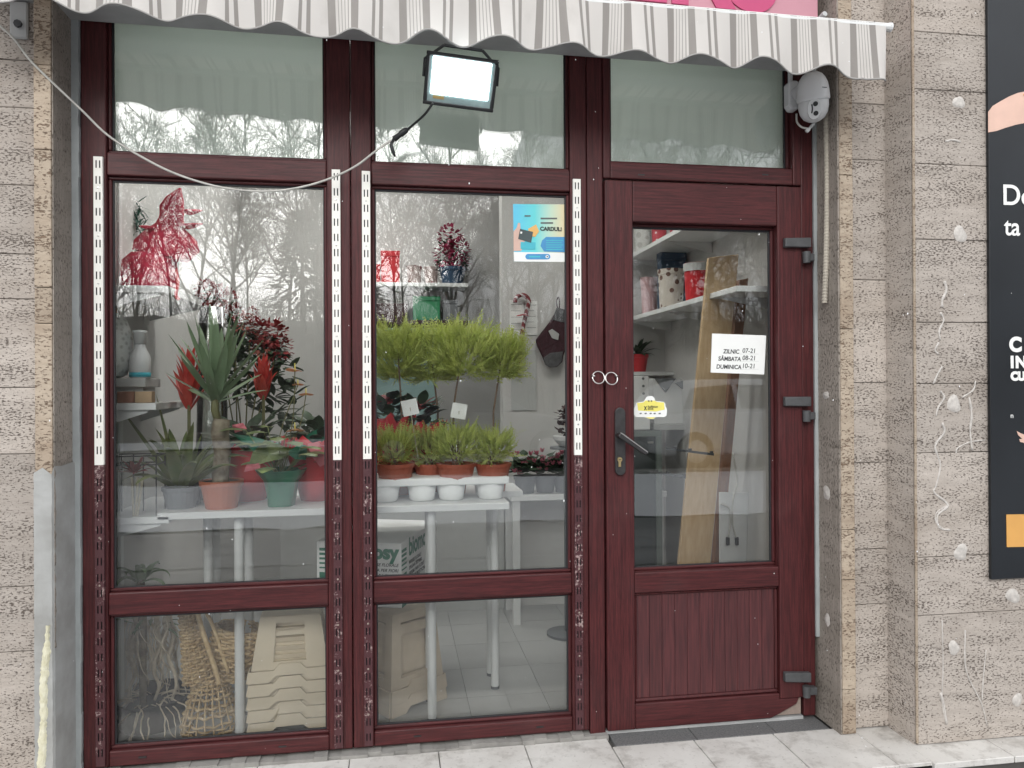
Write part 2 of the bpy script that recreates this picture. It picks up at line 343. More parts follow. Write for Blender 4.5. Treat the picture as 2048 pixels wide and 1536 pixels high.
# ================================================================ SETTING: landing, stone walls, room shell
GZ = -0.17
lb = MB(); lb.box(-3, 3.4, -.355, 0.10, GZ-.02, -.012); landing = lb.build('landing', 'grout', kind='structure')
xs = [-2.475+.29*i for i in range(21)]
for i in range(20):
    x0, x1 = xs[i], xs[i+1]
    if x1 > 1.72: continue
    MB().box(x0+.0015, x1-.0015, -.36, -.026 if x1 < .73 else -.088, -.02, random.uniform(-.0005,.0008)).build('floor_tile', 'tile_out', landing, bevel=.002)
MB().box(1.5865, 1.7265, -.355, -.08, -.02, -.0005).build('floor_tile', 'tile_out', landing, bevel=.002)
for i in range(6):
    x0 = 1.700+.29*i
    MB().box(x0+.0015, x0+.2885, -.37, -.20, -.02, .001).build('floor_tile', 'tile_out', landing, bevel=.002)
for i in range(3):
    x0 = .728+.292*i; MB().box(x0+.001, min(x0+.291, 1.512), -.0865, .05, -.02, .0005).build('threshold_strip', 'granite', landing, bevel=.002)
mo = MB()
for i in range(40):
    x0 = -1.0+i*.043; y0 = -.02-random.uniform(0,.012); mo.box(x0, x0+.0431, y0, .03, -.01, random.uniform(.006,.018))
mo.build('mortar_bed', 'concrete', landing)
MB().box(-3, 3.4, -.352, -.34, GZ, -.015).build('riser', 'concrete', landing)

def stone_wall(name, label, x0, x1, yf, yb, joints, mat='travertine', ztop=3.4, vj=None, z0=.002):
    t = thing(name, label, 'wall', ((x0+x1)/2, yb, 0))
    MB().box(x0+.004, x1-.004, yf+.012, yb, z0, ztop).build('mortar_core', 'concrete', t)
    zs = [z0]+joints+[ztop]
    for a, b in zip(zs[:-1], zs[1:]):
        if b-a < .01: continue
        cuts = [x0]+[c for c in (vj or []) if x0 < c < x1]+[x1]
        for p, q in zip(cuts[:-1], cuts[1:]):
            j = random.uniform(-.0012,.0012)
            MB().box(p+.0006, q-.0006, yf+j, yb-.002, a+.001, b-.001).build('stone_slab', mat, t, bevel=.0018)
    return t
def zz(py, px, Y): return P(px, py, Y).z
JL = sorted(zz(y, 40, -.105) for y in (1303, 1173, 908, 775, 598, 508, 370, 215, 120))
wl = stone_wall('stone_wall', 'travertine wall slabs at the left edge beside the plaster jamb', -3.0, -1.052, -.105, .10, JL)
JJ = sorted(zz(y, 90, -.14) for y in (647, 575, 300, 130))
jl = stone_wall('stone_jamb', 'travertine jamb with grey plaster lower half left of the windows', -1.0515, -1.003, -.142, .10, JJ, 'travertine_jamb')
MB().box(-1.0025, -.9995, -.138, .05, .45, 3.3).build('reveal_face', 'travertine_reveal_shade', jl)
zt = zz(940, 90, -.145)
mb = MB()
n = 60
pr = [(-1.0545,-.106),(-1.0535,-.1440),(-1.030,-.1450),(-1.005,-.1445),(-1.0005,-.137),(-.997,-.10),(-.994,-.03),(-.9925,.02)]
vs = []; fs = []
for i in range(n+1):
    z = zt*(1-i/n)+.003
    for k, (x, y) in enumerate(pr): vs.append((x+random.uniform(-.0007,.0007), y+random.uniform(-.0007,.0007), z + (random.uniform(-.018,.018) if i == 0 else 0)))
for i in range(n):
    for k in range(len(pr)-1): a = i*len(pr)+k; fs.append((a, a+1, a+1+len(pr), a+len(pr)))
mb.add(vs, fs); mb.build('plaster_coat', 'plaster', jl, smooth=False, solid=.001)
mb = MB(); z = P(118, 1250, -.15).z; vs = []; fs = []; k = 0; wc = .004; xm = -1.016; rows = 0
while z > .0:
    wc = min(.012, max(.005, wc+random.uniform(-.0022,.0026))); xm += random.uniform(-.0012,.0009)
    for q in range(7):
        t_ = q/6*2-1; vs.append((xm+wc*t_*(1+random.uniform(-.12,.12)), -.1450-.0075*math.sqrt(max(0, 1-t_*t_))*random.uniform(.65,1.1), z+random.uniform(-.0015,.0015)))
    z -= .0055; rows += 1
for i in range(rows-1):
    for q in range(6): a = i*7+q; fs.append((a, a+1, a+8, a+7))
mb.add(vs, fs).build('foam_strip', 'foam', jl, smooth=True)
cl = MB()
for i in range(60):
    z0 = i*.04; cl.box(-1.002, -.978+random.uniform(-.0015,.0015), -.012, .03, z0, z0+.0401)
tag(cl.build('caulk_strip', 'caulk'), 'pale grey caulk strip sealing the left window to its jamb', 'caulk')
# right side
JR = sorted(zz(y, 1685, -.14) for y in (1160, 1060, 658, 350, 1380))
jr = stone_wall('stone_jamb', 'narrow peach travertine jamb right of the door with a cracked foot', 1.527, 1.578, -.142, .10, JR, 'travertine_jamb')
MB().box(1.5215, 1.5268, -.138, .05, .0, 3.3).build('reveal_face', 'travertine_reveal_shade', jr)
JS = sorted(zz(y, 1740, -.105) for y in (1208, 1098, 925, 765, 560, 320, 208))
js = stone_wall('stone_wall', 'recessed travertine strip between the door jamb and the right pier', 1.5785, 1.727, -.106, .10, JS)
JP = sorted(zz(y, 1900, -.25) for y in (1228, 1112, 905, 767, 645, 480, 330, 182, 68))
jp = stone_wall('stone_pier', 'wide travertine pier right of the door with glue blobs and squiggles', 1.7275, 3.4, -.252, .10, JP)
MB().box(1.7245, 1.7274, -.2425, .0, .0, 3.3).build('pier_reveal', 'travertine', jp)
MB().tube([(1.7285,-.2505,.01),(1.7285,-.2505,1.4),(1.7285,-.2505,3.3)], .0045, 8).build('corner_bead', 'travertine_jamb', jp)
def blob(px, py, rpx, Y, par, sx=1., n=16):
    c = P(px, py, Y); r = rpx*px2m(Y); vs = [(c.x, Y-.003, c.z)]; fs = []
    for ring, (q, d) in enumerate(((.5,.0028),(.85,.0022),(1.05,-.001))):
        for k in range(n):
            a = 2*math.pi*k/n; rr = r*q*(1+.13*math.sin(a*2+px)+.08*math.sin(a*3+py)+random.uniform(-.04,.04)); vs.append((c.x+rr*sx*math.cos(a), Y-d+random.uniform(-.0008,.0008), c.z+rr*math.sin(a)))
    for k in range(n):
        k2 = (k+1) % n; fs.append((0, 1+k, 1+k2))
        for g in range(2): fs.append((1+g*n+k, 1+(g+1)*n+k, 1+(g+1)*n+k2, 1+g*n+k2))
    MB().add(vs, fs).build('glue_blob', 'glue', par, smooth=True)
for px, py, r in ((1918,205,14),(1920,468,17),(1908,808,17),(1922,1104,17),(1908,1296,14),(2026,1192,16),(2035,1400,13),(1997,1016,10)): blob(px, py, r, -.253, jp)
blob(1990, 1025, 9, -.253, jp, .7)
def squiggle(pts, Y, r, par):
    q = smooth_path([P(x, y, Y) for x, y in pts], 5); rs = [r*random.uniform(.6,1.25) for _ in q]
    MB().tube(q, rs, 6).build('glue_squiggle', 'glue', par, smooth=True)
SQ = -.2518
squiggle([(1888,562),(1892,580),(1884,600),(1884,615)], SQ, .0055, jp)
squiggle([(1880,625),(1887,640),(1878,662),(1880,680)], SQ, .004, jp); squiggle([(1877,685),(1870,700),(1876,708)], SQ, .004, jp)
squiggle([(1884,733),(1875,748),(1866,768)], SQ, .0035, jp); squiggle([(1880,782),(1888,795),(1876,815),(1872,832)], SQ, .004, jp)
squiggle([(1884,845),(1888,865),(1870,892),(1880,930),(1872,970),(1868,985),(1895,1010),(1875,1030),(1878,1055),(1900,1060)], SQ, .0042, jp)
squiggle([(1951,762),(1946,780),(1924,795)], SQ, .003, jp); squiggle([(1938,795),(1943,830),(1940,860),(1944,900)], SQ, .0048, jp)
squiggle([(1970,880),(1940,884),(1915,896),(1912,908)], SQ, .003, jp); squiggle([(1895,1010),(1873,1025),(1872,1045),(1888,1058)], SQ, .0025, jp)
squiggle([(1884,1240),(1886,1330),(1884,1400),(1892,1450)], SQ, .0025, jp); squiggle([(1930,1260),(1932,1340),(1962,1405),(1974,1450)], SQ, .0028, jp)
squiggle([(1972,1300),(1966,1360),(1964,1400)], SQ, .0025, jp); squiggle([(1890,283),(1905,280),(1920,284)], SQ, .004, jp)
squiggle([(1880,1385),(1888,1415),(1893,1448)], SQ, .005, jp)
for (px, py, r, sx) in ((1655,985,14,.8),(1658,1240,13,.6),(1655,790,8,.7)):
    c = P(px, py, -.06); vs = [(1.5205-.004, -.06, c.z)]; fs = []
    for k in range(12):
        a = 2*math.pi*k/12; vs.append((1.5214, -.06+.03*math.cos(a)*sx*random.uniform(.8,1.1), c.z+r*.0018*math.sin(a)*random.uniform(.8,1.15)))
    fs = [(0, 1+k, 1+(k+1) % 12) for k in range(12)]; MB().add(vs, fs).build('glue_blob', 'glue', jr)
cl = MB()
for i in range(60):
    z0 = .30+i*.036; cl.box(1.5085, 1.5214+random.uniform(-.001,.001), -.010, .03, z0, z0+.0361)
tag(cl.build('caulk_strip', 'caulk'), 'pale grey caulk strip sealing the door frame to its jamb', 'caulk')
# room shell
fl = MB().box(-1.2, 1.75, .08, 2.7, -.06, -.006).build('shop_floor', 'grout', kind='structure')
for i in range(10):
    for j in range(9):
        x0 = -1.185+.3*i-.01; y0 = .09+.3*j-.03*0
        x0 = .27-.3*5+.3*i
        if x0+.3 > 1.8 or x0 < -1.3: continue
        MB().box(x0+.001, x0+.299, y0+.001, y0+.299, -.02, .0).build('floor_tile', 'tile_in', fl)
MB().box(-1.3, 1.9, 2.45, 2.55, -.05, 2.8).build('back_wall', 'white_wall', kind='structure')
MB().box(-1.25, -.975, .072, 2.45, -.05, 2.8).build('left_wall', 'white_wall', kind='structure')
MB().box(1.52, 1.8, .072, 2.45, -.05, 2.8).build('right_wall', 'white_wall', kind='structure')
MB().box(.585, 1.52, 1.56, 1.68, -.05, 2.72).build('partition_wall', 'white_wall', kind='structure')
MB().box(-1.3, 1.9, .06, 2.55, 2.72, 2.85).build('ceiling', 'white_wall', kind='structure')
MB().box(-3, 3.4, .10, .30, 2.6, 3.4).build('upper_wall', 'concrete', kind='structure')
MB().box(-1.3, -1.0, .10, .2, 0, 2.6).build('left_return_wall', 'concrete', kind='structure')
MB().box(1.52, 1.8, .10, .2, 0, 2.6).build('right_return_wall', 'concrete', kind='structure')

for x_, y_, lb_ in ((-.40,.55,'lit ceiling panel above the left window display'),(.75,.55,'lit ceiling panel above the door end of the shop'),(-.2,1.75,'lit ceiling panel above the shop counter')):
    t = thing('ceiling_light', lb_, 'ceiling light', (x_, y_, 2.719), 0, 'lit panels on the shop ceiling')
    MB().box(x_-.42, x_+.42, y_-.17, y_+.17, 2.685, 2.7195).build('housing', 'white_paint', t, bevel=.004); MB().box(x_-.40, x_+.40, y_-.15, y_+.15, 2.681, 2.6849).build('diffuser', 'ceiling_led', t)

# ================================================================ WINDOWS AND DOOR
mz = lambda *p: sum(P(x, y).z for x, y in p)/len(p)
ZT0, ZT1 = mz((212,344),(661,367),(744,370),(1142,384)), mz((213,299),(655,321),(745,327),(1137,343))
ZM0, ZM1 = mz((218,1235),(663,1213),(747,1203),(1145,1183)), mz((218,1188),(663,1168),(747,1165),(1144,1142))
ZB1 = mz((218,1501),(663,1474),(747,1465),(1149,1432)); ZTOP = 2.50
def member(t, name, x0, x1, z0, z1, y0=0., y1=.07, mat='mahogany', bevel=.004):
    return MB().box(x0, x1, y0, y1, z0, z1).build(name, mat, t, bevel=bevel, seg=2)
def pane(t, x0, x1, z0, z1, mat='glass', bead=True, y=.036, film=False):
    MB().box(x0-.008, x1+.008, y, y+.012, z0-.008, z1+.008).build('pane', mat, t)
    if bead:
        for nm, a in (('h',(x0,x1,z0,z0+.010)),('h',(x0,x1,z1-.010,z1)),('v',(x0,x0+.010,z0+.010,z1-.010)),('v',(x1-.010,x1,z0+.010,z1-.010))):
            g = MB(); x_0, x_1, z_0, z_1 = a; g.box(x_0, x_1, .016, y-.001, z_0, z_1)
            g.build('glazing_bead', 'mahogany_rail' if nm == 'h' else 'mahogany', t, bevel=.003)
        for a in ((x0+.01,x1-.01,z0+.010,z0+.0125),(x0+.01,x1-.01,z1-.016,z1-.010),(x0+.010,x0+.014,z0+.0125,z1-.016),(x1-.014,x1-.010,z0+.0125,z1-.016)):
            MB().box(a[0], a[1], .026, y-.0005, a[2], a[3]).build('gasket', 'gasket', t)
    if film:
        gx = x1-.011 if x0 < -.5 else x1+.004
        MB().box(x0-.004, gx, y+.030, y+.034, z0-.004, z1+.004).build('frosted_backing', 'frosted', t)
def window(label, xl, x0, x1, xr):
    t = thing('shop_window', label, 'window', ((x0+x1)/2, .035, .02))
    member(t, 'stile', xl, x0, .02, ZTOP); member(t, 'stile', x1, xr, .02, ZTOP)
    member(t, 'rail', x0+.0005, x1-.0005, .02, ZB1, .001, .069, 'mahogany_rail'); member(t, 'rail', x0+.0005, x1-.0005, ZM0, ZM1, .001, .069, 'mahogany_rail')
    member(t, 'rail', x0+.0005, x1-.0005, ZT0, ZT1, .001, .069, 'mahogany_rail'); member(t, 'rail', x0+.0005, x1-.0005, 2.42, ZTOP, .001, .069, 'mahogany_rail')
    pane(t, x0, x1, ZB1, ZM0); pane(t, x0, x1, ZM1, ZT0); pane(t, x0, x1, ZT1, 2.42, 'glass_wavy', film=True)
    return t
wA = window('left maroon framed shop window with plants on a table behind it', -.977, -.902, -.2225, -.1465)
wB = window('middle maroon framed shop window with potted cypresses behind the glass', -.1435, -.0775, .6015, .660)
for px in (305, 335): pass
for px, t in ((285,wA),(565,wA),(835,wB),(1080,wB)):
    c = P(px, 1515 if t is wA else 1470); MB().box(c.x-.012, c.x+.012, -.001, .004, .042, .047).build('drain_slot', 'black_plastic', t)
# door frame with fan light
ZD1 = mz((1183,362),(1620,372)); DX0, DX1 = .722, 1.457
df = thing('door_frame', 'maroon door frame with a frosted light above the shop door', 'door frame', (1.09, .035, 0))
member(df, 'jamb', .6615, .7175, .004, ZTOP, -.004, .07); member(df, 'jamb', 1.461, 1.508, .012, ZTOP, -.004, .07)
TX0, TX1 = P(1219, 330).x, P(1583, 330).x; TZ0 = mz((1219,328),(1583,336))
member(df, 'sash_stile', .718, TX0, ZD1+.004, ZTOP, -.010, .06); member(df, 'sash_stile', TX1, 1.4605, ZD1+.004, ZTOP, -.010, .06)
member(df, 'sash_rail', TX0+.0005, TX1-.0005, ZD1+.004, TZ0, -.0095, .0595, 'mahogany_rail'); member(df, 'sash_rail', TX0+.0005, TX1-.0005, 2.42, ZTOP, -.0095, .0595, 'mahogany_rail')
pane(df, TX0, TX1, TZ0, 2.42, 'glass_wavy', film=True)
for px in (1281, 1528): c = P(px, 351); MB().box(c.x-.012, c.x+.012, -.0108, -.006, c.z-.0025, c.z+.0025).build('drain_slot', 'black_plastic', df)
MB().box(.7185, 1.4605, .0, .06, .001, .012).build('door_sill', 'grey_metal', df)
# door leaf
dl = thing('shop_door', 'maroon glazed shop door with a planked lower panel and lever handle', 'door', (1.09, .03, .012))
GX0, GX1 = P(1265, 800).x, P(1553, 800).x
GZ1 = mz((1263,446),(1553,452)); GZ0 = mz((1265,1144),(1552,1132)); PZ1 = mz((1265,1183),(1555,1173)); PZ0 = mz((1266,1405),(1557,1385))
y0, y1 = -.014, .055
member(dl, 'stile', DX0, GX0, .016, ZD1-.003, y0, y1); member(dl, 'stile', GX1, DX1, .085, ZD1-.003, y0, y1)
member(dl, 'rail', GX0+.0004, GX1-.0004, GZ1, ZD1-.003, y0+.001, y1-.001, 'mahogany_rail')
member(dl, 'rail', GX0+.0004, GX1-.0004, PZ1, GZ0, y0+.001, y1-.001, 'mahogany_rail')
poly = [(GX0+.0004,.016),(P(1540,1440).x,.018),(P(1555,1433).x,.030),(P(1590,1408).x,.062),(GX1+.075,.084),(GX1-.0004,.0845),(GX1-.0004,PZ0),(GX0+.0004,PZ0)]
MB().prism(poly, y0+.001, y1-.001, lambda u, v, t: (u, t, v)).build('rail', 'mahogany_rail', dl, bevel=.003, label='bottom rail with a broken off corner')
MB().prism([(P(1542,1440).x,.019),(DX1-.004,.019),(DX1-.004,.083),(P(1590,1408).x,.060),(P(1556,1432).x,.030)], .004, .040, lambda u, v, t: (u, t, v)).build('broken_core', 'chipped', dl)
inset = MB()
for a in ((GX0,GX1,PZ0,PZ0+.012),(GX0,GX1,PZ1-.012,PZ1),(GX0,GX0+.012,PZ0+.012,PZ1-.012),(GX1-.012,GX1,PZ0+.012,PZ1-.012)):
    MB().box(a[0]+.0005, a[1]-.0005, -.003, .03, a[2], a[3]).build('panel_bead', 'mahogany', dl, bevel=.005)
nb = 11; bw = (GX1-GX0-.024)/nb
for i in range(nb):
    x = GX0+.012+i*bw
    MB().box(x+.0002, x+bw-.0002, .006+random.uniform(-.0003,.0003), .028, PZ0+.012, PZ1-.012).build('panel_board', 'panel_wood', dl, bevel=.0012)
pane(dl, GX0, GX1, GZ0, GZ1, 'glass')
# handle set
hp = P(1239, 883, -.014); hz0, hz1 = P(1239, 950, -.014).z, P(1239, 815, -.014).z; rr = .0185
pl = [(hp.x+rr*math.cos(a), hz1-rr+rr*math.sin(a)) for a in [math.pi*i/10 for i in range(11)]]+[(hp.x+rr*math.cos(a), hz0+rr+rr*math.sin(a)) for a in [math.pi+math.pi*i/10 for i in range(11)]]
hd = MB().prism(pl, -.0255, -.0142, lambda u, v, t: (u, t, v)).build('door_handle', 'handle_metal', dl, bevel=.002, seg=2)
c = P(1237, 870, -.03)
MB().tube([(c.x,-.025,c.z),(c.x,-.062,c.z)], .0095, 14).build('handle_neck', 'handle_metal', hd, smooth=False)
e = P(1293, 907, -.06); d = Vector((e.x-c.x, 0, e.z-c.z)); L_ = d.length; d.normalize(); nn = Vector((-d.z,0,d.x))
lev = MB(); q = []
for (s, wd) in ((-.010,.009),(0,.0105),(.3*L_,.0095),(L_*.97,.0085),(L_,.004)): q.append((s, wd))
poly = [(s, wd) for s, wd in q]+[(s, -wd) for s, wd in reversed(q)]
lev.prism(poly, -.070, -.056, lambda u, v, t: tuple(Vector((c.x,t,c.z))+d*u+nn*v)); lev.build('lever', 'handle_metal', hd, bevel=.004, seg=3)
lev = MB(); lev.prism([(s, wd*.8) for s, wd in q]+[(s, wd*.45) for s, wd in reversed(q)], -.0712, -.0695, lambda u, v, t: tuple(Vector((c.x,t,c.z))+d*u+nn*v)); lev.build('lever_edge', 'steel', hd)
c2 = P(1239, 919, -.027); c3 = P(1239, 929, -.027)
MB().lathe([(.0085,0),(.0085,.006)], (c2.x,-.026,c2.z), 18, M=Matrix.Rotation(R(90),4,'X')).build('lock_cylinder', 'brass', hd)
MB().box(c2.x-.0045, c2.x+.0045, -.0318, -.026, c3.z-.008, c2.z-.004).build('lock_cylinder', 'brass', hd, bevel=.001)
MB().box(c2.x-.004, c2.x+.004, -.0326, -.0317, c2.z-.001, c2.z+.001).build('keyhole', 'black_plastic', hd)
def ring(par, px, py, ex, ey, Y):
    c = P(px, py, Y); rad = 12.5*px2m(Y)
    rg = MB().tube([(c.x+rad*math.cos(a), Y+.006*math.sin(a), c.z+rad*math.sin(a)) for a in [2*math.pi*i/28 for i in range(29)]], .0022, 8, False).build('ring_pull', 'steel', par, smooth=True)
    e = P(ex, ey, Y); MB().tube([(e.x,Y+.016,e.z),(e.x,Y-.001,e.z),(e.x+(c.x-e.x)*.25,Y-.006,e.z)], [.0055,.004,.003], 10).build('ring_eyelet', 'steel', rg, smooth=True)
ring(df, 1197, 755, 1186, 752, -.018); ring(dl, 1223, 757, 1234, 752, -.030)
for py in (485, 803, 1355):
    a, b = P(1570, py, -.03), P(1622, py, -.03); h = .0175
    hg = MB().hexa([(a.x,-.034,a.z-h*.9),(b.x,-.034,b.z-h),(b.x,-.034,b.z+h),(a.x,-.034,a.z+h*.9)],[(a.x,-.0142,a.z-h),(b.x,-.0142,b.z-h),(b.x,-.0142,b.z+h),(a.x,-.0142,a.z+h)]).build('hinge', 'hinge_grey', dl, bevel=.003, seg=2)
    k = P(1615, py+27, -.03); MB().tube([(k.x,-.024,k.z+.016),(k.x,-.024,k.z-.024)], [.0145,.013], 12).build('hinge_knuckle', 'hinge_grey', hg)
    MB().box(k.x-.004, 1.4995, -.030, -.0045, k.z-.017, k.z+.010).build('hinge_plate', 'hinge_grey', hg, bevel=.002)

# ================================================================ TWIN SLOT UPRIGHTS
def upright(label, pxc, py_top, py_mid, X=None):
    xc = P(pxc, 600, -.012).x; ztop = P(pxc, py_top, -.012).z; zmid = P(pxc, py_mid, -.012).z; hw = .0128
    t = thing('slotted_upright', label, 'shelf upright', (xc, 0, .02), 0, 'twin slot uprights screwed to the window frame')
    pitch = .05; xsl = [-hw, -.0072, -.0034, .0034, .0072, hw]
    for nm, za, zb, mat in (('upper_bar', zmid, ztop, 'upright_white'), ('lower_bar', .03, zmid-.0005, 'upright_maroon')):
        rows = [za]; 
        k0 = int((ztop-.010-zb)/pitch)
        z = ztop-.012-pitch*int((ztop-za)/pitch+1)
        slots = []
        while z < zb:
            s0, s1 = z-.024, z
            if s0 > za+.004 and s1 < zb-.004: slots.append((s0, s1))
            z += pitch
        lv = [za]+[q for s in slots for q in s]+[zb]
        g = MB()
        for i in range(len(lv)-1):
            hole = i % 2 == 1
            for k in range(5):
                if hole and k in (1, 3): continue
                g.add([(xc+xsl[k],-.0125,lv[i]),(xc+xsl[k+1],-.0125,lv[i]),(xc+xsl[k+1],-.0125,lv[i+1]),(xc+xsl[k],-.0125,lv[i+1])],[(0,1,2,3)])
        bar = g.build(nm, mat, t, label='bare white upper length' if nm == 'upper_bar' else 'maroon painted lower length with chipped paint')
        for x in (-hw, hw): MB().box(xc+x-.0006, xc+x+.0006, -.0128, -.0005, za, zb).build('flange', mat, bar)
        MB().box(xc-hw+.001, xc+hw-.001, -.002, -.0008, za, zb).build('slot_shade_strip', 'upright_slot_shade', bar)  # added black backing strip, paints the slots dark as if deep
        for i, (s0, s1) in enumerate(slots):
            if i % 3 == 1: MB().lathe([(.0034,0),(.0030,.0012),(.0012,.0015)], (xc,-.0126,s1+.013), 10, M=Matrix.Rotation(R(90),4,'X')).build('screw', 'steel' if nm == 'upper_bar' else 'chipped', bar)
    return t
upright('slotted metal upright left of the left window, leftmost of four', 197, 313, 930)
upright('slotted metal upright on the left side of the central mullion', 673, 339, 920)
upright('slotted metal upright on the right side of the central mullion', 733, 342, 918)
upright('slotted metal upright between the middle window and the door', 1155, 358, 910)

# ================================================================ AWNING AND SIGN
aw = thing('awning', 'grey and white striped awning with a scalloped valance over the shopfront', 'awning', (.2, 0, 2.45))
YA = -.33; per_s, per_f = .2105, .2045
xL, xR = P(-150, 0, YA).x, P(1772, 100, YA).x
a, b = P(1231, 1, YA), P(1785, 48, YA)
def ztop(x): return a.z+(b.z-a.z)*(x-a.x)/(b.x-a.x)
x_tr = P(1066, 97, YA).x
TRO = [(P(px, py, YA).x, P(px, py, YA).z) for px, py in ((-200,-12),(332,42),(500,61),(650,76),(805,89),(1066,98),(1212,114),(1343,128),(1470,134),(1593,146),(1725,161),(1800,161))]
def zbot(x):
    for (xa_, za_), (xb_, zb_) in zip(TRO[:-1], TRO[1:]):
        if x <= xb_: break
    zl = za_+(zb_-za_)*(x-xa_)/(xb_-xa_); ph = 2*math.pi*(x-x_tr)/per_s
    k = 1 if x < TRO[-2][0] else 0
    return zl+k*(.0125+.003*math.sin(x*5.3+1)+.0015*math.sin(x*13))*(1-math.cos(ph))+.002*math.sin(x*9)+.0015*math.sin(x*23)
NX, NZ = 620, 9
vs = []; uv = []; fs = []; bot = []
for i in range(NX+1):
    x = xL+(xR-xL)*i/NX; zt_, zb_ = ztop(x), zbot(x)
    for j in range(NZ+1):
        t = j/NZ; amp = t**1.3
        y = YA+amp*(.010*math.sin(2*math.pi*(x-x_tr)/per_s+1.2)+.005*math.sin(x*31+1)+.003*math.sin(x*67))-.012*t+.03*amp*max(0, (x-xR+.06)/.06)**2
        xx = x+amp*.006*math.sin(x*26)
        vs.append((xx, y, zt_+(zb_-zt_)*t)); uv.append(((x-.628)/per_f+4+.012*t*math.sin(x*20), t))
    bot.append(vs[-1])
for i in range(NX):
    for j in range(NZ): q = i*(NZ+1)+j; fs.append((q, q+NZ+1, q+NZ+2, q+1))
g = MB(); g.add(vs, fs); g.uv = uv; va = g.build('valance', 'awning_fabric', aw, smooth=True)
MB().tube(bot[::2], .0028, 6).build('edge_binding', 'canopy_under', va, smooth=True)
g = MB(); vs = []; uv = []; fs = []
for i in range(121):
    x = xL+(xR-xL)*i/120
    for j in range(5):
        t = j/4; vs.append((x, YA+.008+t*.26, ztop(x)-.002-.012*math.sin(t*math.pi)+.012*t)); uv.append(((x-.628)/per_f+4, t))
for i in range(120):
    for j in range(4): q = i*5+j; fs.append((q, q+5, q+6, q+1))
g.add(vs, fs); g.uv = uv; g.build('canopy', 'awning_fabric', aw, smooth=True)
MB().tube([(xL, YA+.012, ztop(xL)-.006),(xR+.018, YA+.012, ztop(xR+.018)-.006)], .013, 12).build('front_bar', 'white_paint', aw)
MB().tube([(xR+.018, YA+.012, ztop(xR)-.006),(xR+.026, YA+.012, ztop(xR)-.006)], .015, 12).build('end_cap', 'white_plastic', aw)
cz = [P(px, py, -.01).z for px, py in ((210,45),(655,80),(1137,114),(1620,146))]
cx = [P(px, 80, -.01).x for px in (210,655,1137,1620)]
sl = (cz[3]-cz[0])/(cx[3]-cx[0]); zc = lambda x: cz[0]+sl*(x-cx[0])
xa, xb = -2.4, P(1640, 150, -.13).x
MB().hexa([(xa,-.13,zc(xa)),(xb,-.13,zc(xb)),(xb,-.13,zc(xb)+.09),(xa,-.13,zc(xa)+.09)],[(xa,-.006,zc(xa)),(xb,-.006,zc(xb)),(xb,-.006,zc(xb)+.09),(xa,-.006,zc(xa)+.09)]).build('cassette', 'grey_metal', aw, bevel=.006)
for px in (225, 975, 1600):
    x = P(px, 60, -.2).x; z = zc(x)+.035
    ar = MB().tube([(x,-.13,z),(x+.02,-.20,z+.01),(x+.03,YA+.03,z+.03)], .009, 8).build('folding_arm', 'grey_metal', aw)
    MB().box(x-.018, x+.018, -.155, -.1305, z-.03, z+.03).build('arm_bracket', 'dark_metal', aw, bevel=.004)
    MB().box(x-.03, x+.03, -.215, -.185, z-.008, z+.018).build('arm_elbow', 'dark_metal', aw, bevel=.005)
x = P(12, 40, -.2).x
zq = P(12,40,-.12).z; MB().box(x-.03, x+.02, -.118, -.1055, zq-.05, zq+.06).build('wall_bracket', 'grey_metal', aw, bevel=.004); MB().tube([(x-.004,-.119,zq-.01),(x-.004,-.128,zq-.01)], .011, 8).build('bracket_bolt', 'dark_metal', aw)
YS = -.09
sa, sb = P(1000, 0, YS), P(1636, 27, YS)
sg = thing('shop_sign', 'pink shop sign with magenta lettering above the awning', 'sign', ((-1+sb.x)/2, YS, sa.z+.2))
MB().box(-1.0, sb.x, YS, -.01, sb.z-.09, sb.z+.6).build('board', 'sign_pink', sg, bevel=.002)
c = P(1550, 24, YS); text('lettering', 'FLOWERS', .40, 'sign_magenta', sg, (c.x+.006, YS-.003, P(1240,2,YS).z+.006), (R(90),R(1.3),0), .003, .012, 'RIGHT', sx=.95)
#PART3
# ================================================================ FITTINGS OUTSIDE
# floodlight
cc = P(921, 163, -.19)
fl_ = thing('floodlight', 'lit black LED floodlight hanging under the awning, tilted downwards', 'floodlight', cc)
tilt = Matrix.Rotation(R(30), 4, 'X') @ Matrix.Rotation(R(0), 4, 'Y'); roll = Matrix.Rotation(R(4.5), 4, 'Y')
FM = roll @ tilt
def FL(x, y, z): return cc + (FM @ Vector((x, y, z)))
def fbox(x0, x1, y0, y1, z0, z1):
    return MB().hexa([FL(x0,y0,z0),FL(x1,y0,z0),FL(x1,y0,z1),FL(x0,y0,z1)],[FL(x0,y1,z0),FL(x1,y1,z0),FL(x1,y1,z1),FL(x0,y1,z1)])
W2, H2 = .112, .078
fbox(-W2+.003, W2-.003, -.010, .018, -H2+.003, H2-.003).build('housing', 'black_plastic', fl_, bevel=.004)
for z0, z1, x0, x1 in ((H2-.011,H2,-W2,W2),(-H2,-H2+.011,-W2,W2),(-H2+.011,H2-.011,-W2,-W2+.012),(-H2+.011,H2-.011,W2-.012,W2)):
    fbox(x0, x1, -.017, -.009, z0, z1).build('bezel', 'black_plastic', fl_, bevel=.002)
fbox(-W2+.012, W2-.012, -.0125, -.0105, -H2+.011, H2-.011).build('front_glass', 'lamp_glass', fl_)
fbox(-W2+.022, W2-.022, -.0150, -.0126, -H2+.034, H2-.014).build('led_panel', 'led', fl_)
fbox(-W2+.030, -W2+.065, -.0134, -.0126, -H2+.020, -H2+.029).build('rating_label', 'lamp_label', fl_)
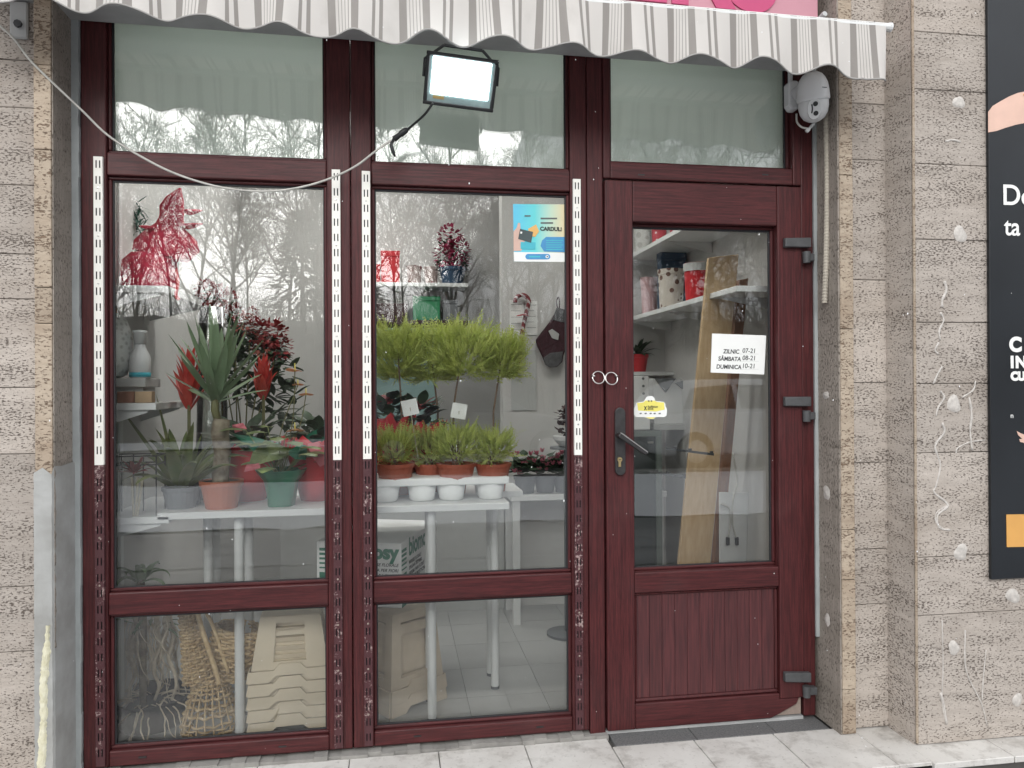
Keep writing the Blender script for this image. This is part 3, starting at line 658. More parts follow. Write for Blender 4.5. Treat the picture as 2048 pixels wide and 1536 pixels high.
for i in range(9):
    x = -.09+.0225*i; fbox(x-.0015, x+.0015, .0181, .030, -H2+.012, H2-.012).build('cooling_fin', 'black_plastic', fl_)
for s in (-1, 1):
    p = [FL(s*(W2+.004), .005, 0), FL(s*(W2+.004), .02, .05), FL(s*.06, .03, .095)]
    MB().tube(p, .0045, 6).build('bracket', 'dark_metal', fl_)
MB().tube([FL(-.06,.03,.095), FL(.06,.03,.095)], .005, 6).build('bracket', 'dark_metal', fl_)
q = smooth_path([P(866,206,-.18), P(850,228,-.16), P(828,248,-.12), P(812,262,-.10)], 8)
cb = thing('lamp_cable', 'thin pale cable sagging from the left wall to the floodlight plug', 'cable', q[0])
MB().tube(q, .0038, 8).build('black_lead', 'black_plastic', cb, smooth=True)
a, b = P(815,258,-.10), P(787,279,-.10)
MB().tube([a, a.lerp(b,.15), a.lerp(b,.5), a.lerp(b,.55), a.lerp(b,.95), b], [.006,.010,.0105,.008,.0105,.005], 10).build('plug', 'black_plastic', cb, smooth=True)
MB().tube([b, P(782,290,-.10), P(786,303,-.10), P(790,313,-.10)], [.005,.006,.006,.003], 8).build('tie_end', 'black_plastic', cb, smooth=True)
pts = [(-60,0,-.15),(0,52,-.152),(30,80,-.152),(60,120,-.15),(108,168,-.14),(165,222,-.10),(215,270,-.07),(280,312,-.055),(350,347,-.05),(430,372,-.05),(500,382,-.05),(560,381,-.052),(620,370,-.055),(672,352,-.06),(715,330,-.07),(750,303,-.085),(782,281,-.10)]
MB().tube(smooth_path([P(*p) for p in pts], 6), .0034, 8).build('pale_lead', 'cable_white', cb, smooth=True)
# security camera
YC = -.11; cc = P(1626, 195, YC)
sc_ = thing('security_camera', 'white dome security camera on the door frame under the awning end', 'security camera', P(1582, 195, -.02))
p = P(1581, 194, -.02); u = px2m(-.05)
pl = [(p.x+dx*u, p.z+dz*u) for dx, dz in ((-12,24),(-7,30),(8,31),(13,26),(13,-26),(8,-32),(-5,-32),(-12,-22))]
MB().prism(pl, -.045, -.006, lambda a_, b_, t: (a_, t, b_)).build('wall_mount', 'white_plastic', sc_, bevel=.006, seg=2)
MB().tube([(p.x+.005,-.04,p.z),(p.x+.02,-.075,p.z+.012),(cc.x-.02,YC,cc.z+.02)], [.022,.020,.022], 14).build('mount_arm', 'white_plastic', sc_, smooth=True)
TM = Matrix.Rotation(R(-9), 4, 'Y') @ Matrix.Rotation(R(10), 4, 'X')
s_ = px2m(YC)
prof = [(3,52),(12,51),(20,46),(26,38),(31,26),(33,12),(34,-2),(33.5,-7),(31.5,-8.5)]
MB().lathe([(r*s_, z*s_) for r, z in prof], cc, 28, M=TM).build('dome_cover', 'white_plastic', sc_, smooth=True)
MB().lathe([(r*s_, z*s_) for r, z in [(29,-5),(31,-10),(31,-20),(28,-33),(21,-44),(11,-50),(2,-52)]], cc, 28, M=TM).build('dome_head', 'white_plastic', sc_, smooth=True)
fd = Vector((-.45,-.85,-.28)).normalized(); fr = Vector((0,0,1)).cross(fd).normalized(); fu = fd.cross(fr)
hc = cc+TM.to_3x3() @ Vector((0,0,-24*s_)); fp = hc+fd*(22*s_)
el = MB(); vs = []; n = 20
for dd, k in ((0,1.08),(9,1.0),(10,.93)):
    for i in range(n): a_ = 2*math.pi*i/n; vs.append(fp+fd*dd*s_+(fr*math.cos(a_)*14*k+fu*math.sin(a_)*22*k)*s_)
el.add(vs, [tuple(2*n+i for i in range(n))]+[(g*n+i, g*n+(i+1) % n, (g+1)*n+(i+1) % n, (g+1)*n+i) for g in (0,1) for i in range(n)]).build('lens_plate', 'white_plastic', sc_, smooth=False)
for dx, dz, r in ((2,9,5),(3,-10,5)):
    o_ = fp+fd*9.6*s_+(fr*dx+fu*dz)*s_
    MB().tube([o_, o_+fd*1.6*s_], r*s_, 16).build('lens', 'black_plastic', sc_)
o_ = [fp+fd*9.8*s_+(fr*(-7+3*math.cos(t))+fu*t*9)*s_ for t in (-1,-.5,0,.5,1)]; MB().tube(o_, 1.5*s_, 8).build('light_strip', 'black_plastic', sc_)
o_ = cc+TM.to_3x3() @ Vector((5*s_,-34*s_,14*s_)); MB().box(o_.x-.006*1, o_.x+.012, o_.y+.002, o_.y+.0035, o_.z-.001, o_.z+.0015).build('maker_mark', 'ink_grey', sc_)
MB().tube(smooth_path([P(1593,228,-.06), P(1594,244,-.07), P(1603,254,-.08), P(1615,257,-.09)], 6), .0035, 8).build('pigtail', 'cable_white', sc_, smooth=True)
a, b = P(1613,263,-.09), P(1628,247,-.09)
MB().tube([a, a.lerp(b,.3), a.lerp(b,.32), b], [.007,.007,.005,.0055], 10).build('pigtail_plug', 'white_plastic', sc_, smooth=True)
MB().tube(smooth_path([b, P(1632,240,-.09), P(1631,232,-.095)], 4), .003, 8).build('pigtail', 'cable_white', sc_, smooth=True)
p = P(1584,160,-.03); MB().box(p.x-.006, p.x+.006, -.024, -.012, p.z-.005, p.z+.14).build('cable_duct', 'white_plastic', sc_)
# corrugated conduit
g = MB(); q = smooth_path([P(1652,200,-.075), P(1654,350,-.075), P(1653,480,-.075), P(1649,606,-.075)], 40)
g.tube(q, [.0085 if i % 2 else .0105 for i in range(len(q))], 10); tag(g.build('corrugated_conduit', 'conduit'), 'beige corrugated conduit hanging beside the right door jamb', 'conduit')
# poster panel on the pier
YP = -.268; a, b = P(1976, 0, YP), P(1976, 1160, YP)
ap = thing('advertising_panel', 'black advertising panel on the right pier with white lettering and orange square', 'advertising panel', (a.x+.3, YP, b.z))
MB().box(a.x, a.x+.75, YP, -.2545, b.z, a.z+.5).build('panel', 'poster_black', ap, bevel=.002)
def ptext(s, px, py_base, hpx, bold, name='lettering', mat='paper', sx=1.):
    c = P(px, py_base, YP); h = hpx*px2m(YP)
    text(name, s, h/.69*1.03, mat, ap, (c.x, YP-.0015, c.z), (R(90),0,0), .0006, bold, sx=sx)
ptext('Do', 2003, 409, 43, .0012); ptext('ta', 2008, 470, 38, .0012, sx=.92)
ptext('C', 2018, 702, 29, .0035); ptext('I', 2020, 735, 24, .0028); ptext('N', 2030, 735, 24, .0028); ptext('CU', 2021, 760, 17, .003)
ptext('n', 2020, 836, 11, 0)
def flat(name, pts, Y, d, mat, par):
    pp = [P(x, y, Y) for x, y in pts]; return MB().prism([(v.x, v.z) for v in pp], Y-d, Y-.0002, lambda u_, v_, t: (u_, t, v_)).build(name, mat, par)
flat('printed_wrist', [(1976,265),(1976,224),(1985,212),(2000,203),(2018,193),(2035,186),(2056,182),(2080,182),(2090,250),(2050,246),(2030,250),(2010,256),(1993,262)], YP, .0014, 'skin_print', ap)
g = MB()
for k in range(5): c = P(2049+k*2.5, 190+k*12, YP); g.ball((c.x, YP-.002, c.z), .006, n=8)
g.build('printed_bracelet', 'orange_print', ap, smooth=True)
flat('printed_fingers', [(2033,862),(2040,866),(2056,872),(2070,880),(2070,905),(2052,890),(2046,885),(2040,884),(2038,878),(2044,878),(2036,870)], YP, .0014, 'skin_print', ap)
flat('orange_square', [(2012,1029),(2120,1027),(2120,1092),(2013,1094)], YP, .002, 'orange_panel', ap)

# ================================================================ PAPERS ON THE GLASS
YG = .033
ps = thing('glass_poster', 'colourful bank card poster with CARDUL lettering stuck on the middle window', 'poster', P(1080, 523, YG))
def gf(name, pts, d, mat, par=ps, Y=.0335):
    pp = [P(x, y, Y) for x, y in pts]; return MB().prism([(v.x, v.z) for v in pp], Y-d-.0004, Y-d, lambda u_, v_, t: (u_, t, v_)).build(name, mat, par)
gf('sheet', [(1026,408),(1134,409),(1134,524),(1028,523)], .0000, 'poster_print')
gf('white_band', [(1027,504),(1134,506),(1134,524),(1028,523)], .0012, 'paper')
gf('blue_bubble', [(1081,492),(1084,481),(1092,474),(1134,474),(1134,505),(1088,503)], .0010, 'blue_print')
gf('printed_hand', [(1027,463),(1033,456),(1036,446),(1040,446),(1041,458),(1047,470),(1050,488),(1042,502),(1027,502)], .0010, 'skin')
gf('orange_card', [(1056,458),(1072,449),(1078,463),(1070,474),(1060,472)], .0014, 'orange_print')
gf('dark_card', [(1040,458),(1066,464),(1062,486),(1036,478)], .0020, 'card_dark')
gf('card_chip', [(1041,463),(1044.5,464),(1043.5,468),(1040,467)], .0024, 'paper'); gf('teal_box', [(1041,484),(1071,485),(1070,499),(1041,498)], .0016, 'cyan_print')
pl = []
for i in range(8): a_ = R(90+180*i/7); pl.append((1056+5.5*math.cos(a_), 513.5-5.5*math.sin(a_)))
for i in range(8): a_ = R(-90+180*i/7); pl.append((1095+5.5*math.cos(a_), 513.5-5.5*math.sin(a_)))
gf('blue_button', pl, .0018, 'blue_print')
gf('button_dot', [(1094+3.2*math.cos(R(40*i)), 513.5+3.2*math.sin(R(40*i))) for i in range(9)], .0022, 'paper'); gf('button_arrow', [(1093,511.5),(1096.5,513.5),(1093,515.5)], .0026, 'ink')
c = P(1080, 461, .0335); text('lettering', 'CARDUL!', .0185, 'ink', ps, (c.x, .0335-.0018, c.z), (R(90),0,0), .0003, .0008, sx=1.0)
for (x, y, x2, h) in ((1081,437,1114,3),(1081,446,1106,3),(1049,432,1061,2.5)): gf('small_print', [(x,y-h/2),(x2,y-h/2),(x2,y+h/2),(x,y+h/2)], .0012, 'ink_grey')
for k in range(5): gf('small_print', [(1092,480+k*4.5),(1126-3*(k % 2),480+k*4.5),(1126-3*(k % 2),482+k*4.5),(1092,482+k*4.5)], .0014, 'cyan_print')
gf('small_print', [(1058,512),(1080,512),(1080,515),(1058,515)], .0022, 'cyan_print')
YO = .0335
hs_ = thing('hours_notice', 'white paper notice of opening hours on the door glass', 'notice', P(1477, 748, YO))
pp = [P(x, y, YO) for x, y in ((1424,667),(1532,671),(1528,749),(1421,745))]
MB().prism([(v.x, v.z) for v in pp], YO-.0012, YO-.0005, lambda u_, v_, t: (u_, t, v_)).build('sheet', 'paper', hs_)
for s, px, py, sz in (('ZILNIC', 1446, 706.5, 8.5), ('07-21', 1484, 705.5, 9.5), ('SÂMBATA', 1436, 721, 8.5), ('08-21', 1484, 720, 9.5), ('DUMINICA', 1432, 737, 8.5), ('10-21', 1483, 736, 9.5)):
    c = P(px, py, YO); h = sz*px2m(YO)/.69
    text('lettering', s, h, 'ink', hs_, (c.x, YO-.0016, c.z), (R(90),R(1.5),0),  .0002, .0005 if s[0] > '9' else .0002, sx=.92 if s[0] > '9' else .95, shear=.1)
for py in (708, 722.5, 738.5):
    a, b = P(1478, py, YO), P(1517, py+.5, YO); MB().box(a.x, b.x, YO-.0015, YO-.0012, a.z-.0004, a.z+.0004).build('ruled_line', 'paper_grey', hs_)
st_ = thing('bank_sticker', 'white and yellow badge shaped sticker on the door glass', 'sticker', P(1300, 838, YO))
def sf(name, pts, d, mat): 
    pp = [P(x, y, YO) for x, y in pts]; return MB().prism([(v.x, v.z) for v in pp], YO-d-.0003, YO-d, lambda u_, v_, t: (u_, t, v_)).build(name, mat, st_)
sf('backing', [(1267,818),(1270,813),(1272,806),(1278,804),(1287,803),(1292,795),(1296,792),(1304,792),(1308,795),(1311,802),(1320,803),(1328,804),(1331,808),(1331,813),(1334,818),(1333,831),(1329,834),(1312,834),(1306,838),(1298,838),(1289,834),(1272,834),(1268,829)], .0005, 'paper')
sf('yellow_field', [(1274,806),(1286,805),(1291,801),(1309,801),(1314,804),(1328,805),(1329,819),(1312,823),(1276,821)], .0010, 'yellow_print')
sf('yellow_field', [(1291,834.5),(1311,834.5),(1306,837.5),(1298,837.5)], .0010, 'yellow_print')
for s, px, py, h in (('Raiffeisen', 1295, 815.5, 4.4), ('BANK', 1295, 819.6, 3.6)):
    c = P(px, py, YO); text('lettering', s, h*px2m(YO)/.69, 'ink', st_, (c.x, YO-.0018, c.z), (R(90),0,0), .0002, .0002, sx=.9)
sf('crossed_mark', [(1287.5,812.5),(1289,812),(1293.5,820),(1292,820.5)], .0014, 'ink'); sf('crossed_mark', [(1292,812),(1293.5,812.5),(1289,820.5),(1287.5,820)], .0019, 'ink')
sf('eye_mark', [(1296,800.5),(1298.5,800.5),(1298.5,803.5),(1296,803.5)], .0016, 'ink'); sf('eye_mark', [(1301.5,800.5),(1304,800.5),(1304,803.5),(1301.5,803.5)], .0016, 'ink')
for k, px in enumerate((1279,1289,1299,1307,1317)): sf('small_icon', [(px,826),(px+4,825.5),(px+4,828),(px,828.3)], .0014, 'ink_grey')

# ================================================================ INTERIOR FURNITURE
def shelf_l(label, py, pxr, Y1=.71, Y0=.15):
    z = P(300, py, Y0).z; xr = P(pxr, py, Y0).x; th = .024
    t = thing('wall_shelf', label, 'shelf', (-.975, Y0, z), 0, 'white shelves on the left inner wall')
    MB().box(-.973, xr, Y0, Y1, z-th, z).build('board', 'white_paint', t, bevel=.0015)
    for y in (Y0+.012, Y1-.06):
        MB().prism([(-.973,z-th-.001),(xr-.03,z-th-.001),(xr-.03,z-th-.008),(-.973,z-th-.055)], y, y+.003, lambda u_, v_, t_: (u_, t_, v_)).build('bracket', 'white_paint', t)
    return z, xr
zs1, xs1 = shelf_l('upper white shelf on the left wall holding red decorations', 571, 337)
zs2, xs2 = shelf_l('middle white shelf on the left wall holding bottle and owl ornament', 806, 312, .60)
zs3, xs3 = shelf_l('lowest white shelf on the left wall with wire stand', 1034, 338, .65)
MB().box(-.9745, -.966, .30, .33, .05, 2.3).build('dummy_upright', 'white_paint')
tag(bpy.data.objects['dummy_upright'], 'white slotted rail fixed to the left inner wall behind the shelves', 'shelf rail'); bpy.data.objects['dummy_upright'].name = 'shelf_rail'
ZTB = .795
def table(label, x0, x1, ya, yb, lx0, lx1, la, lb_):
    t = thing('table', label, 'table', ((x0+x1)/2, (ya+yb)/2, 0), 0, 'white topped tables behind the windows')
    MB().box(x0, x1, ya, yb, ZTB-.024, ZTB).build('table_top', 'white_paint', t, bevel=.0015)
    for x in (lx0, lx1):
        for y in (la, lb_):
            lg = MB().tube([(x,y,.012),(x,y,ZTB-.0245)], .0165, 16).build('leg', 'white_paint', t, smooth=False)
            MB().tube([(x,y,.0005),(x,y,.0119)], .0172, 16).build('foot', 'pot_grey', lg)
table('white table close to the glass carrying yucca, bromeliad and white pot tray', -.80, .405, .15, .445, -.546, .125, .208, .385)
table('white table behind the front one, its end showing in the middle window', -.82, .505, .447, .70, -.71, .39, .462, .60)

def cup(t, name, mat, c, r1, r0, h, local=False, rim=.004, n=24):
    prof = [(r0*.98,0),(r0,.001),(r1*.965,h*.80),(r1*1.03,h*.81),(r1*1.05,h),(r1-.004,h),(r0*.9,h*.5)]
    return MB().lathe(prof, c, n).build(name, mat, t, smooth=False)
# ---- plants in the left window
def at(px, py, Y): return P(px, py, Y)
# bromeliad in grey pot
b0 = at(362, 955, .26); zb = ZTB
t = thing('bromeliad', 'dark green bromeliad with arching leaves in a grey pot on the table', 'plant', (b0.x, .26, zb))
cup(t, 'pot', 'pot_grey', (b0.x,.26,zb), .062, .048, .075)
MB().lathe([(.001,.070),(.057,.071)], (b0.x,.26,zb), 18).build('soil', 'soil', t)
g = MB()
random.seed(5)
for i in range(22):
    az = i*2.4; inner = i > 13; L_ = random.uniform(.20,.30); g.leaf((b0.x+.01*math.cos(az),.26+.01*math.sin(az),zb+.07), az, R(random.uniform(68,82) if inner else random.uniform(30,62)), L_*(.85 if inner else 1), random.uniform(.042,.055), R(random.uniform(20,45) if inner else random.uniform(50,105)), 9, .45)
for px, py, L_, e in ((245,800,.27,48),(320,785,.25,75)):
    d = at(px, py, .26)-Vector((b0.x,.26,zb+.09)); g.leaf((b0.x,.26,zb+.07), math.pi if d.x < 0 else 0, math.atan2(d.z, abs(d.x)), d.length*1.05, .045, .1, 9, .4)
g.build('leaves', 'brom_leaf', t, smooth=True)
# yucca
yx = at(443, 950, .23); zb = ZTB
t = thing('yucca', 'grey green yucca on a thick cut trunk in a terracotta pot', 'plant', (yx.x, .23, zb))
cup(t, 'pot', 'terracotta', (yx.x,.23,zb), .071, .053, .098)
MB().lathe([(.001,.092),(.066,.093)], (yx.x,.23,zb), 18).build('soil', 'soil', t)
zt_ = at(440, 838, .23).z; tr = []; n = 10
g = MB(); g.tube([(yx.x-.004*math.sin(i), .23, zb+.08+(zt_-zb-.08)*i/n) for i in range(n+1)], [.029+random.uniform(-.002,.003) for i in range(n+1)], 14); g.build('trunk', 'yucca_bark', t, smooth=True)
sx = at(430, 835, .22); cr = at(432, 790, .22); 
MB().tube([(sx.x+.01,.225,zt_-.01),(sx.x,.22,zt_+.03),(cr.x,.22,cr.z+.03)], [.013,.014,.012], 10).build('shoot', 'stem', t, smooth=True)
g = MB()
for i in range(30):
    az = i*2.39996; k = i/29; el = R(18+68*k**.75); L_ = random.uniform(.20,.27)*(.8+.35*k)
    g.leaf((cr.x+.008*math.cos(az),.22+.008*math.sin(az),cr.z-.02+.06*k), az, el+R(random.uniform(-6,6)), L_, random.uniform(.042,.052), R(random.uniform(0,22)), 7, .35, lambda t_: (.6+.6*t_)*(1-t_)**.6 if t_ < 1 else 0)
g.build('leaves', 'yucca_leaf', t, smooth=True)
# guzmanias with red spikes
def guzmania(label, px, py_top, py_bot, Y, rpot=.05, zbase=ZTB, lean=0):
    a, b = at(px, py_top, Y), at(px, py_bot, Y); H = a.z-b.z
    t = thing('guzmania', label, 'plant', (b.x, Y, zbase), 0, 'red spiked guzmanias')
    cup(t, 'pot', 'pot_black', (b.x,Y,zbase), rpot, rpot*.78, .08)
    MB().tube([(b.x,Y,zbase+.05),(b.x,Y,b.z+.02)], .006, 8).build('stalk', 'stem', t)
    g = MB()
    for i in range(26):
        az = i*2.4; k = i/25; g.leaf((b.x,Y,b.z+H*.55*k), az, R(80-28*(1-k)*random.uniform(.2,1)), H*(.55-.12*k), .030*(1-.35*k)+.004, R(random.uniform(10,35)), 6, .4)
    g.build('flower_spike', 'guz_red', t, smooth=True)
    g = MB()
    for i in range(14):
        az = i*2.4; g.leaf((b.x,Y,zbase+.07), az, R(random.uniform(35,70)), random.uniform(.17,.26), .03, R(random.uniform(40,80)), 7, .4)
    g.build('leaves', 'brom_leaf', t, smooth=True)
random.seed(8)
guzmania('tall red guzmania spike left of the yucca', 378, 680, 820, .36)
guzmania('red guzmania spike right of the yucca above the anthurium', 527, 702, 800, .46)
# anthurium in green and pink wrapping
ax = at(562, 980, .24)
t = thing('anthurium', 'anthurium with orange spathes wrapped in green foil and pink paper', 'plant', (ax.x, .24, ZTB))
g = MB(); n = 28; vs = []; fs = []
for j in range(7):
    k = j/6; r = .048+.014*k+(.0 if j < 5 else .012*(j-4))
    for i in range(n): a_ = 2*math.pi*i/n; rr = r*(1+.07*math.sin(i*5.3+j*.4)); vs.append((ax.x+rr*math.cos(a_), .24+rr*math.sin(a_), ZTB+.001+.13*k))
fs = [(j*n+i, j*n+(i+1) % n, (j+1)*n+(i+1) % n, (j+1)*n+i) for j in range(6) for i in range(n)]
g.add(vs, fs).build('foil_wrap', 'green_foil', t, smooth=True)
def sheet_piece(name, pts, mat, Yo, par):
    # crumpled paper flap from pixel outline with its own depth for each corner
    vs = [at(x, y, Yo+d) for x, y, d in pts]; c = sum(vs, Vector())/len(vs)+Vector((0,-.012,0)); n = len(vs)
    mid = [(vs[i]+vs[(i+1) % n])/2+Vector((0,random.uniform(-.008,.008),0)) for i in range(n)]
    allv = [c]; 
    for i in range(n): allv += [vs[i], mid[i]]
    MB().add(allv, [(0, 1+i, 1+(i+1) % (2*n)) for i in range(2*n)]).build(name, mat, par, solid=.001)
sheet_piece('wrap_flap', [(465,868,.03),(500,872,.02),(560,888,.0),(525,915,-.03),(490,890,0)], 'green_paper', .22, t)
sheet_piece('wrap_flap', [(495,938,-.05),(505,905,-.06),(530,880,-.04),(560,890,-.02),(590,902,-.03),(560,918,-.06),(530,925,-.07)], 'anth_leaf', .22, t)
sheet_piece('wrap_flap', [(570,905,-.04),(600,888,0),(615,892,0),(612,920,-.05),(590,918,-.06)], 'green_paper', .22, t)
sheet_piece('wrap_flap', [(600,880,.06),(655,842,.1),(662,870,.1),(640,890,.06)], 'green_paper', .24, t)
sheet_piece('pink_flap', [(488,944,-.055),(494,928,-.05),(520,926,-.05),(520,937,-.06)], 'pink_paper', .215, t)
sheet_piece('pink_flap', [(615,888,.02),(640,882,.02),(660,900,.03),(655,925,.02),(640,934,0),(622,912,0)], 'pink_paper', .22, t)
sheet_piece('pink_flap', [(464,850,.05),(486,846,.05),(494,858,.05),(470,866,.04)], 'pink_paper', .26, t)
for px, y0_, px2, y2, r in ((585,845,590,742,1),(600,850,612,790,.9),(572,868,590,862,1.1),(560,870,596,770,.7)):
    b_, a_ = at(px, y0_, .24), at(px2, y2, .23)
    sp = MB().tube(smooth_path([(ax.x,.24,ZTB+.12), b_, a_], 5), .0018, 6).build('flower_stem', 'stem', t, smooth=True)
    g = MB(); az = random.uniform(-2.4,-.7); g.leaf(a_-Vector((.02*math.cos(az),.02*math.sin(az),0)), az, R(15), .065*r, .058*r, R(30), 7, .2, lambda t_: max(.0, math.sin(math.pi*min(1, t_*.9+.12)))**.7); g.build('spathe', 'spathe', sp, smooth=True)
    MB().tube([a_, a_+Vector((0,-.004,.028*r))], [.003,.0018], 8).build('spadix', 'yellow_print', sp, smooth=True)
g = MB()
for i in range(26):
    az = i*2.4; L_ = random.uniform(.07,.17); b_ = Vector((ax.x+.02*math.cos(az),.24+.02*math.sin(az),ZTB+.12)); e_ = b_+Vector((math.cos(az)*L_*.6, math.sin(az)*L_*.6, random.uniform(.03,.17)))
    g.tube([b_, e_], .0015, 5); g.leaf(e_, az, R(10), random.uniform(.07,.11), .06, R(60), 6, .2, lambda t_: max(0, math.sin(math.pi*min(1, t_*.85+.15)))**.6)
g.build('leaves', 'anth_leaf', t, smooth=True)
# red paper wrapped plant behind the anthurium, right
rp = at(632, 900, .36); t = thing('wrapped_plant', 'green leafed plant in red paper behind the anthurium', 'plant', (rp.x, .36, ZTB))
g = MB(); n = 24; vs = []
for j, (r, z) in enumerate(((.055,.0),(.075,.08),(.10,.17),(.125,.23))):
    for i in range(n): a_ = 2*math.pi*i/n; rr = r*(1+.09*math.sin(i*4.1)*(j/3)); vs.append((rp.x+rr*math.cos(a_), .36+rr*math.sin(a_), ZTB+.001+z+.02*math.sin(i*2.3)*(j/3)))
g.add(vs, [(j*n+i, j*n+(i+1) % n, (j+1)*n+(i+1) % n, (j+1)*n+i) for j in range(3) for i in range(n)]).build('red_wrap', 'red_paper', t, smooth=True, solid=.001)
g = MB()
for i in range(40):
    az = i*2.4; b_ = Vector((rp.x+.03*math.cos(az),.36+.03*math.sin(az),ZTB+.20+.005*(i % 9)*2.4)); g.leaf(b_, az, R(random.uniform(10,60)), random.uniform(.06,.11), .045, R(60), 6, .25, lambda t_: max(0, math.sin(math.pi*min(1, t_*.9+.1))))
g.build('leaves', 'dark_leaf', t, smooth=True)
rp = at(500, 900, .40); t = thing('wrapped_plant', 'poinsettia in red wrapping between the yucca and the anthurium', 'plant', (rp.x, .40, ZTB))
g = MB(); vs = []
for j, (r, z) in enumerate(((.055,.0),(.07,.07),(.09,.15),(.115,.20))):
    for i in range(n): a_ = 2*math.pi*i/n; rr = r*(1+.09*math.sin(i*4.1)*(j/3)); vs.append((rp.x+rr*math.cos(a_), .40+rr*math.sin(a_), ZTB+.001+z+.02*math.sin(i*2.3)*(j/3)))
g.add(vs, [(j*n+i, j*n+(i+1) % n, (j+1)*n+(i+1) % n, (j+1)*n+i) for j in range(3) for i in range(n)]).build('red_wrap', 'red_paper', t, smooth=True, solid=.001)
g = MB()
for i in range(46):
    az = i*2.4; b_ = Vector((rp.x+.04*math.cos(az),.40+.04*math.sin(az),ZTB+.17+.004*(i % 11)*2.6)); g.leaf(b_, az, R(random.uniform(0,60)), random.uniform(.06,.11), .04, R(50), 6, .25, lambda t_: max(0, math.sin(math.pi*min(1, t_*.9+.1))))
g.build('leaves', 'dark_leaf', t, smooth=True)
# artificial flower swag : stepping mass of dark red blossoms
def flower_mass(label, name, blobs, mats, Y, stem_to=None, group=None, leafmat='dark_leaf'):
    c0 = at(*blobs[0][:2], Y); zz0 = stem_to if stem_to is not None else c0.z-.1
    t = thing(name, label, 'plant', (c0.x, Y, zz0), 0, group)
    for px, py, rp_, mt in blobs:
        c = at(px, py, Y); r = rp_*px2m(Y); g = MB()
        for i in range(int(70+rp_*2)):
            d = Vector((random.gauss(0,1), random.gauss(0,1), random.gauss(0,1))).normalized(); p_ = c+d*r*random.uniform(.75,1.05)
            az = math.atan2(d.y, d.x)+random.uniform(-.6,.6); g.leaf(p_, az, math.asin(max(-1, min(1, d.z)))+random.uniform(-.5,.5), r*random.uniform(.28,.5), r*.34, R(40), 4, .3, lambda t_: max(0, math.sin(math.pi*min(1, t_*.88+.12))))
        g.build('blossom', mt, t)
    g = MB()
    for px, py, rp_, mt in blobs:
        c = at(px, py+rp_*.9, Y+.03); r = rp_*px2m(Y)
        for i in range(60):
            d = Vector((random.gauss(0,1), random.gauss(0,1), random.gauss(0,1))).normalized(); g.leaf(c+d*r*random.uniform(.4,1.1), math.atan2(d.y, d.x), R(random.uniform(-40,40)), r*.55, r*.3, R(40), 4, .3)
    g.build('foliage', leafmat, t)
    return t
random.seed(21)
t = flower_mass('stepped mass of dark red and salmon artificial flowers behind the yucca', 'flower_arrangement',
  [(425,588,24,'poin_red'),(452,598,20,'poin_red'),(468,628,16,'poin_red'),(440,622,18,'poin_pink'),(490,650,20,'poin_pink'),(515,662,22,'poin_red'),(545,668,26,'poin_red'),(560,695,22,'poin_red'),(525,690,20,'poin_pink'),(505,625,10,'poin_red'),(410,578,16,'poin_red')], None, .62, ZTB)
v = at(490, 800, .64); cup(t, 'bucket', 'pot_black', (v.x,.62,ZTB), .09, .07, .22)
g = MB()
for px, py in ((425,610),(455,620),(470,650),(500,670),(530,690),(555,700)): e_ = at(px, py, .62); g.tube([(v.x+random.uniform(-.03,.03),.62,ZTB+.1), e_], .003, 5)
g.build('stems', 'stem', t)
g = MB()
for i in range(220):
    px = random.uniform(455,590); lo = 640+(px-455)*.55; c = at(px, random.uniform(lo, lo+150), random.uniform(.6,.72)); g.leaf(c, random.uniform(0,6.28), R(random.uniform(-40,50)), random.uniform(.05,.09), .035, R(50), 4, .3)
g.build('foliage', 'dark_leaf', t)
# glass vase
vx = at(424, 700, .5); t = thing('glass_vase', 'tapered clear vase with a white heart behind the yucca', 'vase', (vx.x, .50, ZTB))
g = MB(); g.lathe([(.062,0),(.064,.12),(.058,.25),(.048,at(424,615,.5).z-ZTB),(.0465,at(424,615,.5).z-ZTB),(.055,.25),(.06,.12),(.058,.008)], (vx.x,.50,ZTB), 24).build('glass_body', 'cellophane', t, smooth=True)
for px, py, r in ((438,664,15),(420,650,6),(405,705,16)):
    c = at(px, py, .5); MB().ball(c, r*px2m(.5), 1, .6, 1, 14).build('white_ornament', 'white_plastic', t, smooth=True)
# ---- things on the left shelves
Ys = .27
c = at(300, 560, Ys); t = thing('red_decoration', 'red plush pot with a pointed red hat on the top left shelf', 'decoration', (c.x, Ys, zs1))
rb = 48*px2m(Ys); MB().lathe([(rb*.9,0),(rb*1.0,.012),(rb*1.02,.05),(rb*.96,.10),(rb*.7,.125),(.005,.13)], (c.x,Ys,zs1+.001), 22, wob=.03).build('plush_pot', 'red_plush', t, smooth=True)
g = MB(); base = at(322, 512, Ys); tip = at(362, 376, Ys); n = 18; vs = []
for j in range(8):
    k = j/7; cx_ = base.lerp(tip, k)+Vector((.012*math.sin(k*6),0,0)); r = (.088*(1-k)**.8+.004)*(1+.25*math.sin(k*9))
    for i in range(n): a_ = 2*math.pi*i/n; rr = r*(1+.12*math.sin(i*3.1+j)); vs.append((cx_.x+rr*math.cos(a_), cx_.y+.6*rr*math.sin(a_), cx_.z-.02*math.cos(a_)*(1-k)))
g.add(vs, [(j*n+i, j*n+(i+1) % n, (j+1)*n+(i+1) % n, (j+1)*n+i) for j in range(7) for i in range(n)]).build('pointed_hat', 'red_plush', t, smooth=True)
